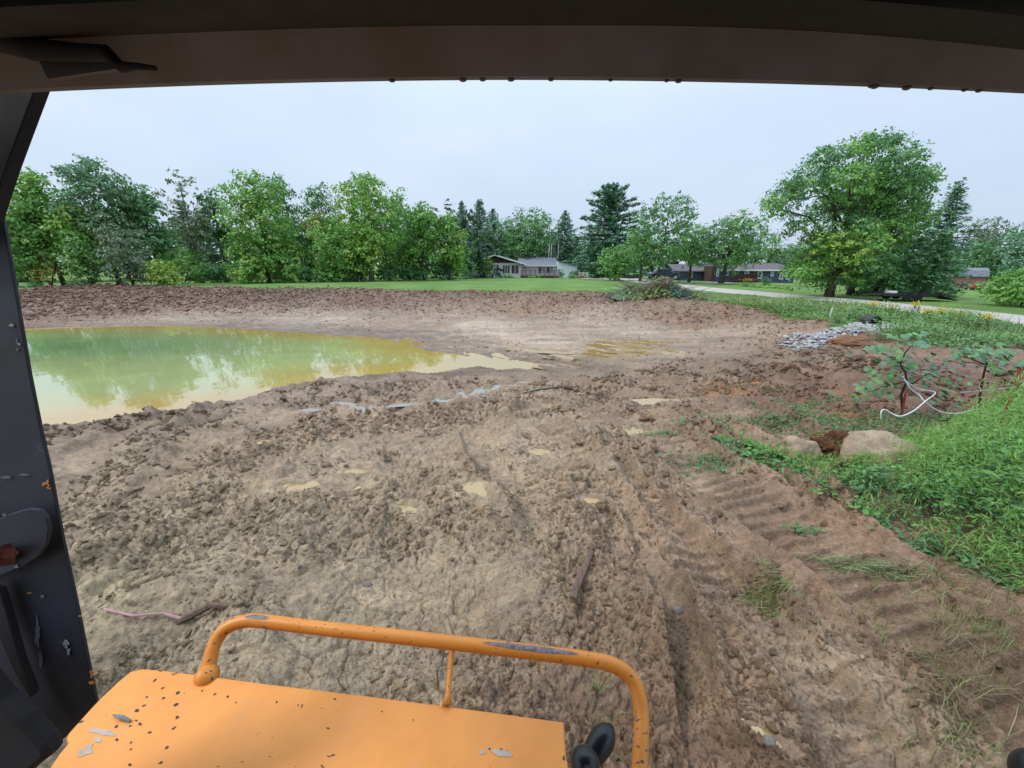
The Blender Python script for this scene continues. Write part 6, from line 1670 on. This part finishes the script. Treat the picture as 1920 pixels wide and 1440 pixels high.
# worn bare patch on the top of the rail
def on_rail(x0, x1, k, wdt):
    vs, fs = [], []
    for i in range(k + 1):
        x = x0 + (x1 - x0) * i / k
        # centreline at this x
        for j in range(len(path) - 1):
            if path[j][0] <= x <= path[j + 1][0] and j < 12 and j > 4:
                u = (x - path[j][0]) / (path[j + 1][0] - path[j][0]); y = path[j][1] + (path[j + 1][1] - path[j][1]) * u; t = path[j][2] + (path[j + 1][2] - path[j][2]) * u
        c_ = Vector(rp(x, y, t)); up = Vector((0, 0, 1)); toc = (Vector((0, 0, EYE)) - c_).normalized(); side = Vector((1, -.13, 0)).normalized().cross(up).normalized()
        taper = (math.sin(math.pi * min(1, max(0, i / k))) ** .5) * (1 + .3 * mnoise.noise(Vector((x * .05, 1, 1)))) 
        for s_ in np.linspace(-1, 1, 6):
            th = math.radians(12 + 24 * s_ * taper * wdt); n_ = (up * math.cos(th) + side * math.sin(th) * (1 if side.y < 0 else -1)).normalized()
            vs.append(c_ + n_ * (RR + .0008))
    for i in range(k):
        for s_ in range(5): fs.append((i*6+s_, i*6+s_+1, (i+1)*6+s_+1, (i+1)*6+s_))
    return MB().add(vs, fs)
on_rail(905, 1085, 30, 1.0).build('worn_patch', M['bare_steel'], MACH, smooth=True)
on_rail(462, 510, 10, .8).build('worn_patch', M['bare_steel'], MACH, smooth=True)
# control levers
a, b2 = Vector(at_t(1106, 1470, .62)), Vector(at_t(1096, 1424, .66))
lv = MB().tube([at_t(1108, 1560, .56), a, b2], .010, 10).build('control_lever', M['dark_metal'], MACH, smooth=True)
def ball(c0, r, name, m, parent, sc_=(1, 1, 1)):
    b = bmesh.new(); bmesh.ops.create_uvsphere(b, u_segments=28, v_segments=18, radius=r); me = bpy.data.meshes.new(name)
    for v in b.verts: v.co = Vector((v.co.x * sc_[0], v.co.y * sc_[1], v.co.z * sc_[2])) + Vector(c0)
    b.to_mesh(me); b.free()
    for f_ in me.polygons: f_.use_smooth = True
    me.materials.append(m); o_ = bpy.data.objects.new(name, me); link(o_, parent); return o_
ball(at_t(1096, 1432, .66), .025, 'knob', M['rubber'], lv)
lv2 = MB().tube([at_t(1098, 1440, .72), at_t(1118, 1405, .74)], .011, 10).build('control_lever', M['dark_metal'], MACH, smooth=True)
A0, A1 = Vector(at_t(1100, 1432, .70)), Vector(at_t(1148, 1358, .74)); gp_ = []
rr_ = [.016, .018, .020, .0215, .0225, .0225, .020, .014, .004]
for i in range(9): gp_.append(A0.lerp(A1, i / 8))
gp_[-1] = A0.lerp(A1, .985); MB().tube(gp_, rr_, 20).build('grip', M['rubber'], lv2, smooth=True)
# something dark and round at the lower right corner: joystick top
ball(at_t(1958, 1462, .5), .030, 'joystick_knob', M['rubber'], MACH)
# left cab post, lower plate
def plate(outline, t_, thick, name, m, parent=MACH, bevel=.002, tilt=None):
    """sheet of real thickness: outline at depth t_, thickened towards the seat"""
    pts = [at_t(x, y, t_ if tilt is None else t_ + tilt * (y - 700) / 700) for x, y in outline]
    nrm = np.array([0, CP, -SP]) * -thick
    return MB().prism(pts, nrm).build(name, M[m], parent, bevel=bevel)
low = [(-140,400),(6,402),(14,418),(20,450),(30,510),(45,600),(62,700),(84,810),(100,880),(122,1000),(150,1130),(172,1240),(187,1312),(128,1378),(40,1460),(-140,1600)]
plate(low, .74, .006, 'cab_post', 'post_paint')
plate([(-200,60),(60,90),(97,168),(66,250),(40,320),(13,402),(10,420),(-10,440),(-200,440)], .70, .02, 'cab_corner', 'roof_dark')
plate([(-160,985),(0,973),(30,960),(62,951),(82,953),(95,968),(99,990),(94,1018),(78,1042),(50,1060),(10,1076),(-160,1130)], .712, .006, 'hinge_plate', 'post_paint')
for r_, t1, t2, m_ in ((.019, .70, .704, 'rusty_bolt'), (.013, .685, .70, 'rusty_bolt'), (.007, .678, .685, 'rusty_bolt')):
    MB().tube([at_t(14, 1040, t1), at_t(14, 1040, t2)], r_, 6 if r_ == .013 else 18).build('bolt', M[m_], MACH)
# channel and foot of the post
plate([(-10,1092),(14,1098),(30,1150),(52,1230),(76,1290),(70,1300),(40,1250),(10,1180),(-10,1140)], .722, .012, 'channel', 'roof_dark')
plate([(-160,1190),(0,1240),(40,1290),(78,1322),(122,1372),(126,1392),(90,1420),(40,1470),(-160,1560)], .66, .03, 'post_foot', 'roof_dark', bevel=.008)
# scratches and chips on the post
for i, (x, y, w, h_, m_) in enumerate([(70,1185,5,30,'grey_smear'),(76,1235,4,18,'grey_smear'),(124,1205,5,10,'grey_smear'),(129,1222,3,7,'grey_smear'),(88,905,7,8,'orange_chip'),(92,915,5,3,'orange_chip'),(172,1262,4,9,'orange_chip'),(172,1280,6,3,'orange_chip'),
        (32,640,2,5,'grey_smear'),(33,655,2,4,'grey_smear'),(22,610,5,4,'mud_smear'),(36,645,4,2,'mud_smear'),(30,1062,5,4,'mud_smear'),(55,1112,5,2,'orange_chip'),(80,1118,5,3,'grey_smear'),(10,895,14,3,'grey_smear'),(45,890,14,2,'grey_smear'),(8,965,4,3,'grey_smear'),(150,1155,3,2,'orange_chip')]):
    k = 18; vs = []
    for j in range(k):
        t = 6.283 * j / k; r = .8 + .9 * mnoise.noise(Vector((math.cos(t) * 2.5, math.sin(t) * 2.5, i * 3.1))); vs.append(at_t(x + w * r * math.cos(t), y + h_ * r * math.sin(t), .7325 if not (940 < y < 1080 and x < 99) else .7045))
    MB().prism(vs, np.array([0, CP, -SP]) * -.0006).build('scratch', M[m_], MACH)
# ceiling beam: bowed header with a rolled lower lip, and the roof over the seat
xs_ = list(range(-260, 2300, 64)); lip = lambda x: 150 + 22 * ((x - 960) / 930.0) ** 2 + (3 if x < 960 else 2) * abs((x - 960) / 930.0)
topy = lambda x: 44 + 46 * max(0, (x - 1150) / 770.0) ** 2 + 30 * max(0, (900 - x) / 900.0) ** 1.6
vs, fs = [], []; prof_n = 8
for x in xs_:
    yb, yt = lip(x), topy(x)
    pr = [at_t(x, yb - 3, .60), at_t(x, yb, .597), at_t(x, yb - 7, .588), at_t(x, yt + 6, .545), at_t(x, yt, .535), at_t(x, yt - 16, .50), at_t(x, yt + 8, .60)]
    pr.append(at_t(x, yb - 30, .62)); vs += [tuple(q) for q in pr]
for i in range(len(xs_) - 1):
    for j in range(prof_n): fs.append((i * 8 + j, i * 8 + (j + 1) % 8, (i + 1) * 8 + (j + 1) % 8, (i + 1) * 8 + j))
MB().add(vs, fs).build('header_beam', M['roof_paint'], MACH, smooth=False)
a = at_t(960, 40, .535)
MB().box((-1.2, -1.15, a[2] + .035), (1.2, a[1] + .10, a[2] + .075)).build('cab_roof', M['roof_dark'], MACH, bevel=.01)
MB().box((-1.2, -1.15, 1.0), (1.2, -1.10, a[2] + .03)).build('rear_panel', M['roof_dark'], MACH)
vs, fs = [], []
for x in xs_:
    for (dy, t_) in ((4, .534), (-60, .46), (-60, .44), (-8, .50)): vs.append(tuple(at_t(x, topy(x) + dy, t_)))
for i in range(len(xs_) - 1):
    for j in range(4): fs.append((i * 4 + j, i * 4 + (j + 1) % 4, (i + 1) * 4 + (j + 1) % 4, (i + 1) * 4 + j))
MB().add(vs, fs).build('headliner', M['roof_dark'], MACH)
# bracket and cable stub at the upper left of the beam
MB().prism([at_t(x, y, .56) for x, y in ((76,112),(190,112),(232,132),(96,152))], np.array([0, CP, -SP]) * -.004).build('bracket', M['roof_paint'], MACH)
MB().tube([at_t(x, y, .53) for x, y in ((-40,60),(60,92),(150,98),(200,100),(228,126),(258,124),(292,128))], [.018,.013,.010,.010,.007,.004,.003], 10).build('cable', M['roof_dark'], MACH, smooth=True)
M['water_drop'] = mat('water_drop', (.10, .09, .09), .05, .8, .1, 5)
for x in (868, 905, 958, 1033, 1145, 1272, 1250, 1633, 1640, 1700, 1745, 1808, 1835, 735): ball(at_t(x, lip(x) - 1, .594), random.uniform(.0022, .0042), 'water_drop', M['water_drop'], MACH, (1.6, 1, .8))
# body below the cab so the machine stands on the ground
MB().box((-.62, -1.6, .45), (.30, .50, 1.30)).build('chassis', M['orange_hood'], MACH, bevel=.02)
for sx0 in (-.95, .42):
    MB().prism([(sx0, y, z) for y, z in ((-1.9,.25),(-1.7,.02),(.25,.02),(.45,.25),(.45,.5),(.25,.7),(-1.7,.7),(-1.9,.5))], (.36, 0, 0)).build('track', M['tyre'], MACH, bevel=.02)
MB().box((-.45, -1.0, 1.3), (.45, -.45, 1.75)).box((-.45, -1.05, 1.75), (.45, -.9, 2.35)).build('seat', M['rubber'], MACH, bevel=.04)
